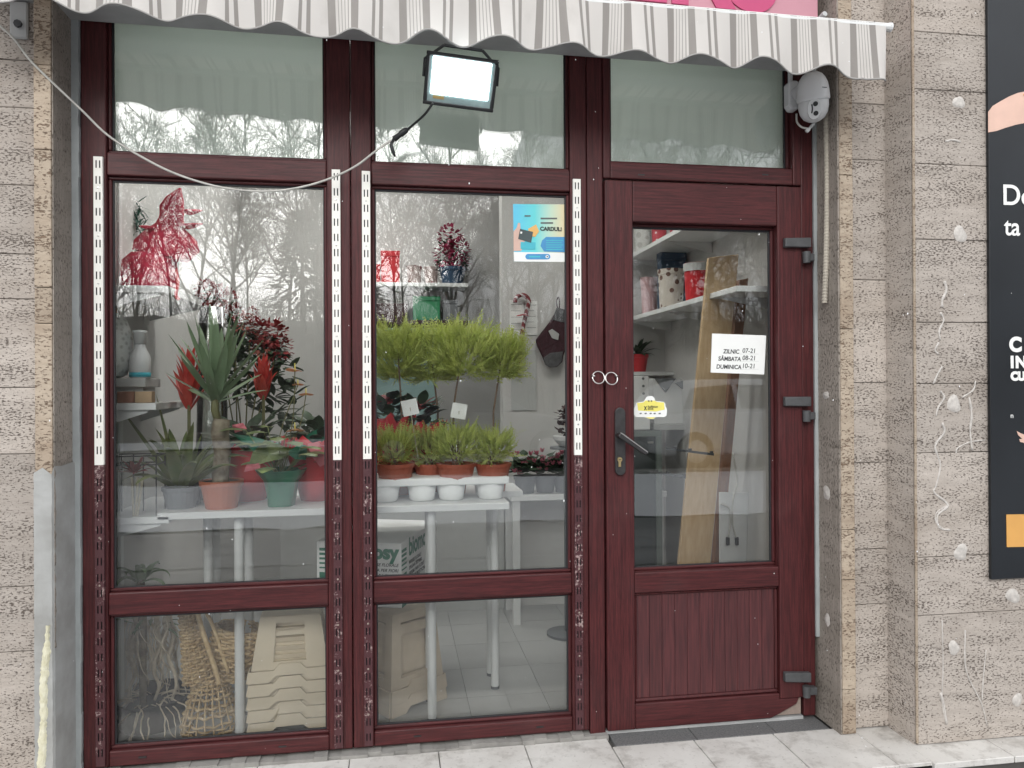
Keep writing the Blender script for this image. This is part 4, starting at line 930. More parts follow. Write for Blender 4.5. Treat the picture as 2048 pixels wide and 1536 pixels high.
for (px, py, L_, az) in ((372,450,.085,.1),(300,455,.07,3.0),(385,420,.06,.5),(345,520,.06,-.3)):
    g = MB(); g.leaf(at(px, py, Ys-.02)-Vector((.03*math.cos(az),0,0)), az, R(10), L_, .06, R(20), 6, .4, lambda t_: max(0, math.sin(math.pi*min(1, t_*.85+.15)))); g.build('bow_loop', 'red_plush', t, smooth=True, solid=.004)
MB().tube(smooth_path([at(352,540,.2), at(356,565,.16), at(352,590,.14), at(358,600,.14)], 5), .006, 6).build('ribbon_tail', 'red_paper', t, smooth=True)
g = MB(); random.seed(4)
for i in range(260):
    k = random.random(); c = at(222+58*k+random.uniform(-16,16), 365+85*k+random.uniform(-22,22), .5); g.leaf(c, random.uniform(0,6.28), random.uniform(-1,1), .05, .006, .3, 3, .2)
tag(g.build('garland', 'garland'), 'green tinsel garland hanging in the upper left corner', 'garland')
Yt = .24
zt_ = at(260, 757, Yt).z
t = thing('display_tray', 'grey tray raised on the middle left shelf', 'tray', (at(260,757,Yt).x, Yt, zs2))
MB().box(-.965, at(300,760,Yt).x, Yt-.05, Yt+.12, zt_-.03, zt_).build('tray_top', 'paper_grey', t, bevel=.002); MB().box(-.955, at(292,760,Yt).x, Yt-.03, Yt+.10, zs2+.0005, zt_-.0305).build('tray_base', 'paper_grey', t)
for x0, x1, mt, lb_ in ((242,276,'brown_box','small reddish brown block on the middle left shelf'),(277,311,'tan_box','small tan wooden block on the middle left shelf')):
    a, b = at(x0, 783, .19), at(x1, 804, .19); o_ = MB().box(a.x, b.x, .1505, .187, zs2+.0008, a.z).build('wooden_block', mt, bevel=.002); tag(o_, lb_, 'block')
c = at(238, 690, Yt); t = thing('owl_ornament', 'white speckled owl ornament on the left shelf', 'ornament', (c.x, Yt, zt_))
MB().lathe([(.02,0),(.045,.012),(.062,.06),(.066,.11),(.060,.16),(.045,.20),(.02,.225),(.003,.23)], (c.x-.02,Yt,zt_+.0008), 22, wob=.02).build('body', 'owl', t, smooth=True)
for dx, dz, r in ((.022,.12,.020),(.012,.155,.012),(.03,.075,.014)): MB().ball((c.x-.02+dx,Yt-.052+dx*.5,zt_+dz), r, .8, .5, 1.2, 10, wob=.15).build('brown_feather', 'brown_box', t, smooth=True)
MB().tube([(c.x-.03,Yt,zt_+.22),(c.x-.02,Yt,zt_+.26),(c.x-.005,Yt,zt_+.225)], [.012,.02,.004], 8).build('bow', 'brown_box', t, smooth=True)
c = at(280, 700, Yt-.01); t = thing('spray_bottle', 'white plastic spray bottle with a blue label on the left shelf', 'bottle', (c.x, Yt-.01, zt_))
MB().lathe([(.030,0),(.034,.004),(.034,.055),(.033,.075),(.022,.098),(.017,.112),(.017,.118)], (c.x,Yt-.01,zt_+.0008), 20).build('body', 'white_plastic', t, smooth=True)
MB().lathe([(.020,.118),(.021,.155),(.024,.158),(.023,.165),(.006,.168)], (c.x,Yt-.01,zt_+.0008), 20).build('cap', 'white_plastic', t, smooth=True)
MB().lathe([(.0345,.004),(.0345,.020)], (c.x,Yt-.01,zt_+.0008), 20).build('label', 'cyan_print', t, smooth=True)
# wire stand with red plant on the lowest shelf
Yw = .21; a, b = at(228, 912, Yw), at(318, 1000, Yw)
t = thing('wire_stand', 'black wire plant stand on the lowest left shelf', 'stand', (a.x, Yw, zs3))
for x in (a.x, (a.x+b.x)/2, b.x):
    for y in (Yw-.03, Yw+.07): MB().tube([(x,y,zs3+.001),(x,y,a.z+random.uniform(-.01,.012))], .0025, 6).build('upright', 'dark_metal', t)
for z in (a.z, a.z-.03): MB().tube([(a.x,Yw-.03,z),(b.x,Yw-.03,z),(b.x,Yw+.07,z),(a.x,Yw+.07,z),(a.x,Yw-.03,z)], .0025, 6).build('hoop', 'dark_metal', t)
c = at(270, 945, .17); t = thing('dried_arrangement', 'dark red dried bloom on three pale sticks on the lowest shelf', 'arrangement', (c.x, .17, zs3))
g = MB()
for i in range(26): az = i*2.4; g.leaf(c, az, R(random.uniform(10,80)), random.uniform(.04,.075), .014, R(40), 5, .3)
g.build('bloom', 'poin_red', t, smooth=True)
for px in (264, 276, 285): e_ = at(px, 955 if px < 280 else 960, .165); MB().tube([(at(270,1036,.17).x+(px-272)*.0006,.17,zs3+.001), e_], [.003,.0045], 7).build('stick', 'stem_pale', t)
# air plant under the shelf
c = at(282, 1165, .30); t = thing('stemmed_plant', 'grey green aloe like plant on a tall stem below the lowest shelf', 'plant', (c.x, .30, c.z), 0)
g = MB()
for i in range(12): az = i*2.4; g.leaf((c.x,.30,c.z), az, R(random.uniform(20,75)), random.uniform(.10,.16), .03, R(random.uniform(90,190)), 9, .4)
g.build('leaves', 'yucca_leaf', t, smooth=True); MB().tube([(c.x,.30,c.z+.01),(c.x+.004,.30,c.z-.10),(c.x+.002,.31,.03)], [.013,.015,.012], 8).build('stem', 'yucca_bark', t, smooth=True)
# tub of dried roots
c = at(305, 1400, .36); t = thing('root_tub', 'black plastic tub full of tangled pale roots on the floor', 'tub', (c.x, .36, 0))
MB().lathe([(.105,.001),(.11,.01),(.132,.095),(.140,.097),(.140,.107),(.128,.107),(.118,.06)], (c.x,.36,0), 28).build('tub', 'pot_black', t)
random.seed(31); g = MB()
for i in range(46):
    px = random.uniform(250,362); p_ = at(px, random.uniform(1225,1262), .36+random.uniform(-.09,.09)); q = [p_]; dx = random.uniform(-.25,.25); n = 12
    Ln = random.uniform(.16,.30)
    for k in range(n):
        dx = dx*.75+random.uniform(-.45,.45); dy = random.uniform(-.4,.4); q.append(q[-1]+Vector((dx, dy, -1)).normalized()*(Ln/n))
    r = random.choice((.0018,.0022,.003,.0045,.008)); g.tube(smooth_path(q, 2), [r*(1-.6*i_/(2*n))*random.uniform(.85,1.15) for i_ in range(2*n+1)], 6)
for i in range(26):
    a_ = random.uniform(0,6.28); p_ = Vector((c.x+.05*math.cos(a_), .36+0.05*math.sin(a_)-.04, .10)); q = [p_]; d = Vector((math.cos(a_+random.uniform(-.8,.8)), math.sin(a_)-.6, random.uniform(.1,.8)))
    for k in range(9): d = (d+Vector((random.uniform(-.5,.5), random.uniform(-.5,.5), -.22))).normalized(); q.append(q[-1]+d*.022)
    g.tube(smooth_path(q, 2), random.uniform(.0014,.003), 5)
g.build('roots', 'root', t, smooth=True)
for px, x2 in ((270,262),(318,310),(338,350)):
    a, b = at(px, 1232, .36), at(x2, 1400, .34); q = [a.lerp(b, k/6)+Vector((.012*math.sin(k*2+px),0,0)) for k in range(7)]; MB().tube(smooth_path(q, 4), [.010-.0002*k for k in range(25)], 8).build('thick_root', 'root', t, smooth=True)
g = MB()
for i in range(12): az = random.uniform(0,6.28); g.leaf((c.x+.06*math.cos(az),.36+.06*math.sin(az),at(300,1240,.36).z+random.uniform(-.02,.03)), az, R(random.uniform(-20,60)), random.uniform(.06,.11), .016, R(70), 5, .3)
g.build('leaves', 'yucca_leaf', t, smooth=True)
# wicker swan basket
c = F(415, 1470); by = c.y+.05
t = thing('wicker_basket', 'wicker basket with a flared open base beside the root tub', 'basket', (c.x, by, 0))
def weave(name, prof, cx_, cy_, nst, hoops, r_h, r_s, Mx=None):
    def pt(k, a_, off=0):
        i = min(len(prof)-2, int(k*(len(prof)-1))); f_ = k*(len(prof)-1)-i; r = prof[i][0]*(1-f_)+prof[i+1][0]*f_+off; z = prof[i][1]*(1-f_)+prof[i+1][1]*f_
        v_ = Vector((r*math.cos(a_), r*math.sin(a_), z)); v_ = Mx @ v_ if Mx else v_; return Vector((cx_, cy_, 0))+v_
    g = MB()
    for s in range(nst): a_ = 2*math.pi*s/nst; g.tube([pt(k/12, a_+.02*math.sin(k)) for k in range(13)], r_s, 5)
    for h in range(hoops):
        k = (h+.5)/hoops+random.uniform(-.2,.2)/hoops; m_ = nst*4
        g.tube([pt(min(.999, max(0, k+.004*math.sin(i*1.7+h))), 2*math.pi*i/m_, (r_s+r_h)*.9*math.cos(nst/2*2*math.pi*i/m_+math.pi*h)) for i in range(m_+1)], r_h*random.uniform(.8,1.2), 5, False)
    if hoops > 12: g.add([pt(k/12, 2*math.pi*i/20, -.006) for k in range(13) for i in range(20)], [(k*20+i, k*20+(i+1) % 20, (k+1)*20+(i+1) % 20, (k+1)*20+i) for k in range(12) for i in range(20)])
    g.build(name, 'wicker', t, smooth=True)
random.seed(6)
weave('flared_base', [(.098,.004),(.090,.05),(.066,.13),(.052,.17),(.048,.19)], c.x, by, 20, 11, .0046, .0036)
weave('bowl', [(.048,.17),(.070,.22),(.085,.28),(.088,.33),(.080,.36)], c.x+.035, by+.02, 20, 17, .0052, .0030, Matrix.Rotation(R(10),4,'Y'))
weave('neck', [(.052,.18),(.045,.25),(.034,.33),(.030,.40),(.026,.47)], c.x-.005, by-.01, 14, 26, .0046, .0030, Matrix.Rotation(R(-9),4,'Y'))
MB().tube(smooth_path([(c.x-.05,by-.03,.47),(c.x-.01,by-.06,.36),(c.x+.035,by-.085,.24),(c.x+.05,by-.09,.19)], 8), .009, 8).build('twisted_handle', 'wicker', t, smooth=True)
MB().tube(smooth_path([(c.x-.03,by-.03,.47),(c.x+.02,by-.05,.38),(c.x+.075,by-.07,.22)], 8), .007, 8).build('twisted_handle', 'wicker', t, smooth=True)

# ---- stools
def stool(label, loc, rotz, mat='stool', group='stacked beige plastic stools', h=.215, wt=.104, wb=.138, sk=.040, rz0=.066, rz1=.196, tall=False):
    t = thing('stool', label, 'stool', loc, rotz, group)
    def side(ang, nm):
        Rm = Matrix.Rotation(ang, 4, 'Z')
        def pt(u_, z, off=0):
            k = z/h; w_ = wb+(wt-wb)*k; return tuple(Rm @ Vector((u_*w_, -w_-off, z)))
        g = MB()
        rw = .45 if not tall else .62
        for a_, b_, c_, d_ in ((-1,-rw,sk,h),(rw,1,sk,h),(-rw,rw,sk,rz0),(-rw,rw,rz1,h)):
            g.add([pt(a_,c_),pt(b_,c_),pt(b_,d_),pt(a_,d_)], [(0,1,2,3)])
        for a_, b_, c_, d_ in ((-rw,-rw,rz0,rz1),(rw,rw,rz1,rz0)): g.add([pt(a_,c_),pt(a_,d_),pt(a_,d_,-.022),pt(a_,c_,-.022)], [(0,1,2,3)])
        for z in (rz0, rz1): g.add([pt(-rw,z),pt(rw,z),pt(rw,z,-.022),pt(-rw,z,-.022)], [(0,1,2,3)])
        z = rz0+.006
        while z < rz1-.02 and not tall:
            g.add([pt(-rw,z,-.011),pt(rw,z,-.011),pt(rw,z+.015,-.004),pt(-rw,z+.015,-.004)], [(0,1,2,3)])
            g.add([pt(-rw,z+.015,-.004),pt(rw,z+.015,-.004),pt(rw,z+.018,-.028),pt(-rw,z+.018,-.028)], [(0,1,2,3)])
            g.add([pt(-rw,z,-.011),pt(rw,z,-.011),pt(rw,z-.003,-.028),pt(-rw,z-.003,-.028)], [(0,1,2,3)])
            z += .0285
        g.add([pt(-rw,rz0,-.032),pt(rw,rz0,-.032),pt(rw,rz1,-.032),pt(-rw,rz1,-.032)], [(0,1,2,3)])
        g.build(nm, mat, t, local=True)
        g = MB(); o_ = .010
        poly = [(-1.03,0),(-.52,0),(-.34,.022),(.34,.022),(.52,0),(1.03,0),(1.03,sk),(.42,sk),(.27,sk+.022),(-.27,sk+.022),(-.42,sk),(-1.03,sk)]
        f_ = [pt(u_, z, o_) for u_, z in poly]; bk = [pt(u_, z, o_-.006) for u_, z in poly]; n = len(poly)
        # split concave outline into quads
        idx = [(0,1,10,11),(1,2,9,10),(2,3,8,9),(3,4,7,8),(4,5,6,7)]
        g.add(f_+bk, idx+[tuple(i+n for i in reversed(q_)) for q_ in idx]+[(i+n,(i+1) % n+n,(i+1) % n,i) for i in range(n)])
        g.build('skirt', mat, t, local=True, bevel=.001)
    for a_ in (0, R(90), R(180), R(270)): side(a_, 'side_panel')
    MB().box(-wt, wt, -wt, wt, h-.004, h+.006).build('seat', mat, t, bevel=.004, local=True)
    return t
c = F(575, 1463); proto = None; sy = c.y+.135
base_lbl = ['bottom stool of the beige stack in the left window','second stool from the bottom of the beige stack','third stool from the bottom of the beige stack','fourth stool from the bottom of the beige stack','topmost beige stool of the stack in the left window']
for k in range(5):
    if not proto: proto = stool(base_lbl[0], (c.x, sy, .001), R(4)); o_ = proto
    else: o_ = copy_tree(proto); o_['label'] = base_lbl[k]
    o_.location = (c.x, sy, .001+.045*k)
s2 = stool('tall beige stool with its corner forward carrying the foam carton', (.005, .43, .046), R(36), 'stool_dirty', 'tall beige stools', .315, .100, .128, .05, .085, .285, True)
s3 = copy_tree(s2); s3['label'] = 'tall beige stool nested beneath the one under the foam carton'; s3.location = (.005, .43, .001)
ztopstool = .046+.322
# ---- floral foam carton
bc = at(803, 1225, .36); zc0 = max(ztopstool+.002, bc.z); BW, BD, BH = .345, .50, 0
BH = at(803, 1089, .36).z-zc0
t = thing('carton', 'white and green floral foam carton standing on a beige stool', 'carton', (bc.x, .36, zc0), R(-19))
MB().box(-BW, 0, 0, BD, 0, BH).build('box', 'carton', t, local=True, bevel=.002)
MB().box(-BW+.003, -.003, .003, BD-.003, BH+.0002, BH+.0025).build('lid_flap', 'carton', t, local=True)
def dec(name, x0, x1, z0, z1, mat, side=False):
    if side: MB().box(.0004, .0012, x0, x1, z0, z1).build(name, mat, t, local=True)
    else: MB().box(x0, x1, -.0012, -.0004, z0, z1).build(name, mat, t, local=True)
for x0, x1, s_ in ((-BW+.012,-BW+.06,False),(.004,.062,True)):
    dec('green_block', x0, x1, .0, BH*.52, 'carton_green', s_)
    for k in range(5): z = BH*(.58+.07*k); dec('green_stripe', x0, x1, z, z+BH*(.022+.006*k), 'carton_green', s_)
def btext(s, size, x, z, mat, side=False, bold=.0, align='LEFT', sx=1., sh=0):
    o_ = text('lettering', s, size, mat, t, (0,0,0), (R(90),0,R(90) if side else 0), .0002, bold, align, sx=sx, shear=sh); o_.location = (.0014, x, z) if side else (x, -.0014, z)
btext('biomosy', .074, -.012, BH*.60+.042, 'carton_green', False, .0035, 'RIGHT', 1.0); btext('biomosy', .098, .09, BH*.60+.036, 'carton_green', True, .003, 'LEFT', .92)
for k, s in enumerate(('MOUSSE FLORALE','SPUGNA PER FIORI','ESPUMA PARA FLORES','GĄBKA FLORYSTYCZNA')):
    btext(s, .0165, -.012, BH*(.46-.085*k)+.046, 'ink', False, .0003, 'RIGHT', 1.0, .25); btext(s, .020, .09, BH*(.44-.09*k)+.04, 'ink', True, .0003, 'LEFT', 1.0, .25)
btext('FLORAL FOAM', .012, -.012, BH*.06, 'ink', False, 0, 'RIGHT')

# ---- white pot tray with cypresses
Yt0, Yt1 = .215, .43; a, b = at(738, 970, Yt0), at(1019, 970, Yt0); zr = at(900, 956, Yt0).z; zr0 = at(900, 971, Yt0).z
t = thing('pot_tray', 'white plastic pot tray with cup bottoms on the table', 'tray', ((a.x+b.x)/2, .32, ZTB))
MB().box(a.x, b.x, Yt0, Yt1, zr0, zr).build('rim_plate', 'white_styro', t, bevel=.006, seg=2)
for px in (770, 845, 905, 985):
    for y in (.275, .37): c = at(px, 985, Yt0); MB().lathe([(.040,0),(.046,.004),(.054,zr0-ZTB-.0006)], (c.x,y,ZTB+.0006), 18).build('cup', 'white_styro', t, smooth=True)
def spray(g, p, d, L_, n=8):
    side = d.orthogonal().normalized(); side = (Matrix.Rotation(random.uniform(0,6.28),3,d) @ side); up_ = d.cross(side)
    q = p; cur = d.copy(); pts = [p]; bend = random.uniform(-.10,.10)
    for k in range(n): cur = (cur+Vector((0,0,.05))+side*(bend+random.uniform(-.08,.08))).normalized(); q = q+cur*(L_/n); pts.append(q)
    for k in range(n):
        w_ = .0012*(1-k/n)+.0003; g.add([pts[k]-side*w_, pts[k]+side*w_, pts[k+1]], [(0,1,2)])
        if k < 1: continue
        for s in (-1, 1):
            dd = (cur*.8+side*s*.7+up_*random.uniform(-.35,.35)).normalized(); l2 = L_*.36*(1.05-k/n)*random.uniform(.7,1.2); m_ = pts[k]+dd*l2*.45; wv = up_*.0024+side*.001
            g.add([pts[k], m_+wv, pts[k]+dd*l2, m_-wv], [(0,1,2,3)])
            for kk in (.3, .6):
                b_ = pts[k]+dd*l2*kk; d3 = (dd*.7+cur*.6+up_*random.uniform(-.5,.5)).normalized(); g.add([b_, b_+d3*l2*.2+wv, b_+d3*l2*.42], [(0,1,2)])
def crown(g, c, rx, rz, n, Ls, low=0):
    for i in range(n):
        a_ = random.uniform(0,6.28); rr = math.sqrt(random.random()); zk = random.uniform(-.95,.6)
        lim = math.sqrt(max(.05, 1-zk*zk)); p_ = c+Vector((math.cos(a_)*rr*rx*.8*lim, math.sin(a_)*rr*rx*.8*lim, zk*rz*.8))
        d = Vector((math.cos(a_)*rr*.9, math.sin(a_)*rr*.9, .55+.6*random.random()-(.75 if zk < -.45 else 0))).normalized(); spray(g, p_, d, Ls*random.uniform(.6,1.35))
random.seed(77)
for px, py, Y, rx, rz, mt, lb_, pr_ in ((790,895,.275,44,48,'cypress_dark','low lemon cypress in a red pot, leftmost on the tray',.070),(862,895,.37,40,52,'cypress_dark','low cypress in a red pot partly hidden behind its right neighbour',.066),(912,888,.275,48,50,'cypress','bushy low cypress in a red pot, third on the tray',.072),(986,895,.29,46,46,'cypress','yellow green low cypress in a red pot at the right end of the tray',.068)):
    c = at(px, py, Y); zr_ = at(px, 926, Y).z; zb_ = zr-.02
    t = thing('potted_cypress', lb_, 'plant', (c.x, Y, zb_), 0, 'low cypresses in red pots on the tray')
    cup(t, 'pot', 'pot_red', (c.x,Y,zb_), pr_, pr_*.80, zr_-zb_); MB().lathe([(.001,0),(pr_*.9,.001)], (c.x,Y,zr_-.012), 16).build('soil', 'soil', t)
    u_ = px2m(Y); g = MB(); crown(g, Vector((c.x,Y,c.z)), rx*u_*.88, rz*u_*.78, 210, .068)
    g.build('foliage', mt, t); g = MB()
    for k in range(9): g.tube([(c.x+random.uniform(-.012,.012),Y+random.uniform(-.012,.012),zr_-.012),(c.x+random.uniform(-.04,.04),Y+random.uniform(-.03,.03),c.z+.01)], .0016, 5)
    g.build('stems', 'stem_brown', t)
for px, py, Y, rx, rz, lb_, sx_ in ((796,705,.45,46,62,'cypress standard with a narrow crown at the left of the middle window',802),(862,712,.52,52,62,'cypress standard half hidden behind the largest crown',875),(925,700,.42,62,66,'largest bright cypress standard in the middle window',906),(1003,716,.46,44,50,'cypress standard with the smallest crown, nearest the candy cane',986)):
    c = at(px, py, Y); s0 = at(sx_, 930, Y)
    t = thing('cypress_standard', lb_, 'plant', (s0.x, Y, ZTB), 0, 'tall cypress standards behind the tray')
    cup(t, 'pot', 'pot_red', (s0.x,Y,ZTB+.0006), .06, .048, .10)
    MB().tube([(s0.x,Y,ZTB+.08),(s0.x+.003,Y,(s0.z+c.z)/2),(c.x,Y,c.z)], [.0045,.004,.003], 7).build('trunk', 'stem_brown', t, smooth=True)
    u_ = px2m(Y); g = MB(); crown(g, c, rx*u_*1.12, rz*u_*1.02, 420, .085); g.build('crown', 'cypress', t)
for px, py, rot, x2, y2, lb_ in ((820,815,-12,836,885,'white price tag on a stick tilted left among the cypresses'),(918,822,10,915,880,'grey white price tag on a stick before the dark car reflection')):
    Y = .245 if px < 900 else .33; c = at(px, py, Y); b_ = at(x2, y2+30, Y+.03); t = thing('price_tag', lb_, 'tag', b_, 0, 'blank price tags on sticks')
    s_ = .029; Rm = Matrix.Rotation(R(rot),3,'Y'); pts = [c+Rm @ Vector((dx*s_,0,dz*s_)) for dx, dz in ((-1,-1),(1,-1),(1,1),(-1,1))]
    MB().hexa(pts, [p_+Vector((0,.0012,0)) for p_ in pts]).build('card', 'paper', t); MB().tube([c+Vector((0,-.001,-.0)), b_], .0016, 6).build('stick', 'stem_pale', t)
# ---- red wraps in the middle window
for px, lb_, Y, hgt in ((776,'crinkled red paper wrapped poinsettia left behind the cypresses',.52,.30),(838,'red paper wrapped pot with dark leaves behind the white tag',.54,.27)):
    c = at(px, 900, Y); t = thing('wrapped_plant', lb_, 'plant', (c.x, Y, ZTB)); g = MB(); vs = []; n = 26
    for j, (r, z) in enumerate(((.05,.0),(.062,.06),(.08,.14),(.108,hgt))):
        for i in range(n): a_ = 2*math.pi*i/n; rr = r*(1+.1*math.sin(i*4.1)*(j/3)); vs.append((c.x+rr*math.cos(a_), Y+rr*math.sin(a_), ZTB+.001+z+.025*math.sin(i*2.3)*(j/3)))
    g.add(vs, [(j*n+i, j*n+(i+1) % n, (j+1)*n+(i+1) % n, (j+1)*n+i) for j in range(3) for i in range(n)]).build('red_wrap', 'red_paper', t, smooth=True, solid=.001)
    g = MB()
    for i in range(34): az = i*2.4; g.leaf((c.x+.04*math.cos(az),Y+.04*math.sin(az),ZTB+hgt-.005+.004*(i % 12)*2), az, R(random.uniform(0,65)), random.uniform(.06,.12), .045, R(55), 6, .25, lambda t_: max(0, math.sin(math.pi*min(1, t_*.9+.1))))
    g.build('leaves', 'dark_leaf', t, smooth=True); g = MB()
    for i in range(14): az = i*2.4; g.leaf((c.x,Y,ZTB+hgt+.07), az, R(random.uniform(-5,40)), random.uniform(.06,.10), .04, R(40), 6, .25, lambda t_: max(0, math.sin(math.pi*min(1, t_*.9+.1))))
    g.build('bracts', 'poin_red', t, smooth=True)
#PART4
# ================================================================ BACK OF THE SHOP
YB = 2.44
def box_at(name, x0, y0_, x1, y1_, Ya, Yb, mat, lb_=None, cat=None, grp=None, par=None, bevel=.002):
    a, b = P(x0, y0_, Ya), P(x1, y1_, Ya); o_ = MB().box(a.x, b.x, Ya, Yb, b.z, a.z).build(name, mat, par, bevel=bevel)
    if lb_: tag(o_, lb_, cat, grp)
    return o_
t = thing('back_shelf', 'shelf on the far back wall with red box and flower pots', 'shelf', P(840, 570, 2.2)); zS = P(840, 565, 2.18).z
MB().box(P(690,565,2.18).x, P(936,565,2.18).x, 2.18, YB-.001, zS-.022, zS).build('board', 'white_paint', t)
for px in (770, 905): x = P(px, 570, 2.18).x; MB().prism([(2.22,zS-.023),(YB-.001,zS-.023),(YB-.001,zS-.10)], x-.002, x+.002, lambda u_, v_, t_: (t_, u_, v_)).build('bracket', 'white_paint', t)
t = thing('lower_back_shelf', 'lower dark shelf on the far back wall with a green box', 'shelf', P(840, 650, 2.2)); zS2 = P(840, 640, 2.18).z
MB().box(P(690,640,2.18).x, P(936,640,2.18).x, 2.18, YB-.001, zS2-.03, zS2).build('board', 'box_dark', t)
def solid_box(label, x0, x1, ytop, z0, Y, dep, mat, lid=True, name='gift_box'):
    a, b = P(x0, ytop, Y), P(x1, ytop, Y); t = thing(name, label, 'box', ((a.x+b.x)/2, Y, z0)); h = a.z-z0
    MB().box(a.x, b.x, Y, Y+dep, z0+.0006, z0+h*.82).build('box_body', mat, t, bevel=.003); MB().box(a.x-.003, b.x+.003, Y-.003, Y+dep+.003, z0+h*.8205, z0+h).build('box_lid', mat, t, bevel=.003); return t
solid_box('tall red gift box on the far back shelf', 762, 799, 501, zS, 2.22, .10, 'red_paper'); solid_box('low red gift box at the left end of the back shelf', 742, 760, 528, zS, 2.22, .10, 'red_paper')
solid_box('green box standing on the lower back shelf', 826, 880, 592, zS2, 2.22, .14, 'box_green'); solid_box('dark box beside the green one on the lower back shelf', 752, 815, 606, zS2, 2.22, .14, 'box_dark'); solid_box('grey box right of the green box on the lower shelf', 886, 915, 600, zS2, 2.22, .12, 'pot_grey')
def small_pot(label, px, ytop, z0, Y, rpx, mat, name='ceramic_pot', ratio=.82, grp=None, lidm=None):
    c = P(px, ytop, Y); h = c.z-z0; r = rpx*px2m(Y); t = thing(name, label, 'pot', (c.x, Y, z0), 0, grp)
    MB().lathe([(r*ratio,0),(r*ratio,.001),(r*.98,h*.86),(r*1.03,h*.87),(r*1.03,h),(r*.93,h),(r*.8,h*.6)], (c.x,Y,z0+.0006), 22).build('pot_body', mat, t); 
    if lidm: MB().lathe([(r*1.045,h*.80),(r*1.045,h*.995)], (c.x,Y,z0+.0006), 22).build('rim_band', lidm, t)
    return t
small_pot('patterned pot left of its twin on the far back shelf', 828, 533, zS, 2.27, 15, 'pattern_pot'); small_pot('patterned pot right of its twin on the far back shelf', 862, 535, zS, 2.27, 14, 'pattern_pot')
random.seed(3)
t = flower_mass('pink flowers in a dark blue pot on the far back shelf', 'potted_flowers', [(900,475,22,'plum_flower'),(915,500,22,'plum_flower'),(892,515,22,'plum_flower'),(920,525,16,'plum_flower')], None, 2.27, zS)
cup(t, 'pot', 'blue_pot', (P(905,540,2.27).x,2.27,zS+.0006), .085, .065, P(905,536,2.27).z-zS)
# service counter
t = thing('counter', 'grey shop counter across the back behind the tables', 'counter', (-.2, 1.6, 0))
xa, xb = -.6, .58
MB().box(xa, xb, 1.52, 2.0, .001, .86).build('counter_body', 'paper_grey', t); MB().box(xa-.02, xb-.003, 1.49, 2.02, .8605, .89).build('counter_top', 'white_paint', t, bevel=.002)
a, b = P(752, 656, 1.6), P(872, 656, 1.6); t = thing('storage_box', 'large pale teal storage box on the shop counter', 'box', ((a.x+b.x)/2, 1.6, .89))
MB().box(a.x, b.x, 1.6, 1.9, .8906, a.z-.02).build('box_body', 'teal', t, bevel=.004); MB().box(a.x-.006, b.x+.006, 1.594, 1.906, a.z-.0195, a.z).build('box_lid', 'teal', t, bevel=.004)
# partition wall decoration
YW = 1.545
t = thing('candy_cane', 'striped red candy cane decoration hanging on the partition wall', 'decoration', P(1040, 640, YW)); c = P(1044, 604, YW-.02); u_ = px2m(YW)
pts = [P(1036,745,YW-.02), P(1041,700,YW-.02), P(1047,650,YW-.02)]+[c+Vector((14*u_*math.cos(a_), 0, 14*u_*math.sin(a_))) for a_ in [R(x) for x in (-20,10,40,70,100,130,160,185)]]
MB().tube(smooth_path(pts, 6), .012, 10).build('cane', 'candy', t, smooth=True)
for az in (0.3, 2.7): g = MB(); g.leaf(P(1046,628,YW-.04), az, R(-10), .04, .035, R(20), 5, .3); g.build('bow_loop', 'red_paper', t, solid=.002)
t = thing('christmas_stocking', 'dark red christmas stocking hanging on the partition wall', 'stocking', P(1110, 640, YW))
out = [(1115,618),(1150,628),(1150,650),(1134,690),(1126,712),(1124,724),(1114,733),(1100,734),(1090,728),(1084,712),(1074,692),(1071,680),(1080,668),(1098,645)]
pp = [P(x, y, YW-.012) for x, y in out]; MB().prism([(v.x, v.z) for v in pp], YW-.028, YW-.001, lambda a_, b_, t_: (a_, t_, b_)).build('sock', 'stocking_dark', t, bevel=.008, seg=2)
pp = [P(x, y, YW-.030) for x, y in [(1113,615),(1151,625),(1151,650),(1104,640)]]; MB().prism([(v.x, v.z) for v in pp], YW-.036, YW-.0285, lambda a_, b_, t_: (a_, t_, b_)).build('cuff', 'stocking_grey', t, bevel=.004)
pp = [P(x, y, YW-.030) for x, y in [(1100,706),(1126,703),(1124,724),(1114,734),(1100,735),(1090,729),(1086,716)]]; MB().prism([(v.x, v.z) for v in pp], YW-.034, YW-.0285, lambda a_, b_, t_: (a_, t_, b_)).build('toe_patch', 'stocking_grey', t, bevel=.003)
pp = [P(x, y, YW-.030) for x, y in [(1097,662),(1104,658),(1118,668),(1116,680),(1104,676)]]; MB().prism([(v.x, v.z) for v in pp], YW-.034, YW-.0285, lambda a_, b_, t_: (a_, t_, b_)).build('applique', 'paper_grey', t)
MB().tube(smooth_path([P(1116,620,YW-.02), P(1113,604,YW-.02), P(1117,594,YW-.02), P(1119,606,YW-.02), P(1118,620,YW-.02)], 5), .003, 6).build('loop', 'stocking_dark', t)
for k, (x0, y0_, x1, y1_, lb_) in enumerate(((1019,600,1048,676,'pinned paper list behind the candy cane'),(1050,602,1075,670,'pinned paper sheet between candy cane and stocking'),(1022,700,1073,820,'large grey sheet on the partition wall below the candy cane'))):
    Yk = 1.5560-.0012*k; t = thing('pinned_paper', lb_, 'paper', P((x0+x1)/2, y1_, Yk)); a, b = P(x0, y0_, Yk), P(x1, y1_, Yk)
    MB().box(a.x, b.x, Yk, Yk+.0008, b.z, a.z).build('sheet', 'paper_grey' if k == 2 else 'paper', t)
    if k < 2:
        for j in range(5): z = a.z-(a.z-b.z)*(j+.7)/6; MB().box(a.x+.008, b.x-.008-.01*(j % 2), Yk-.0006, Yk-.0002, z-.001, z+.001).build('written_line', 'ink_grey', t)
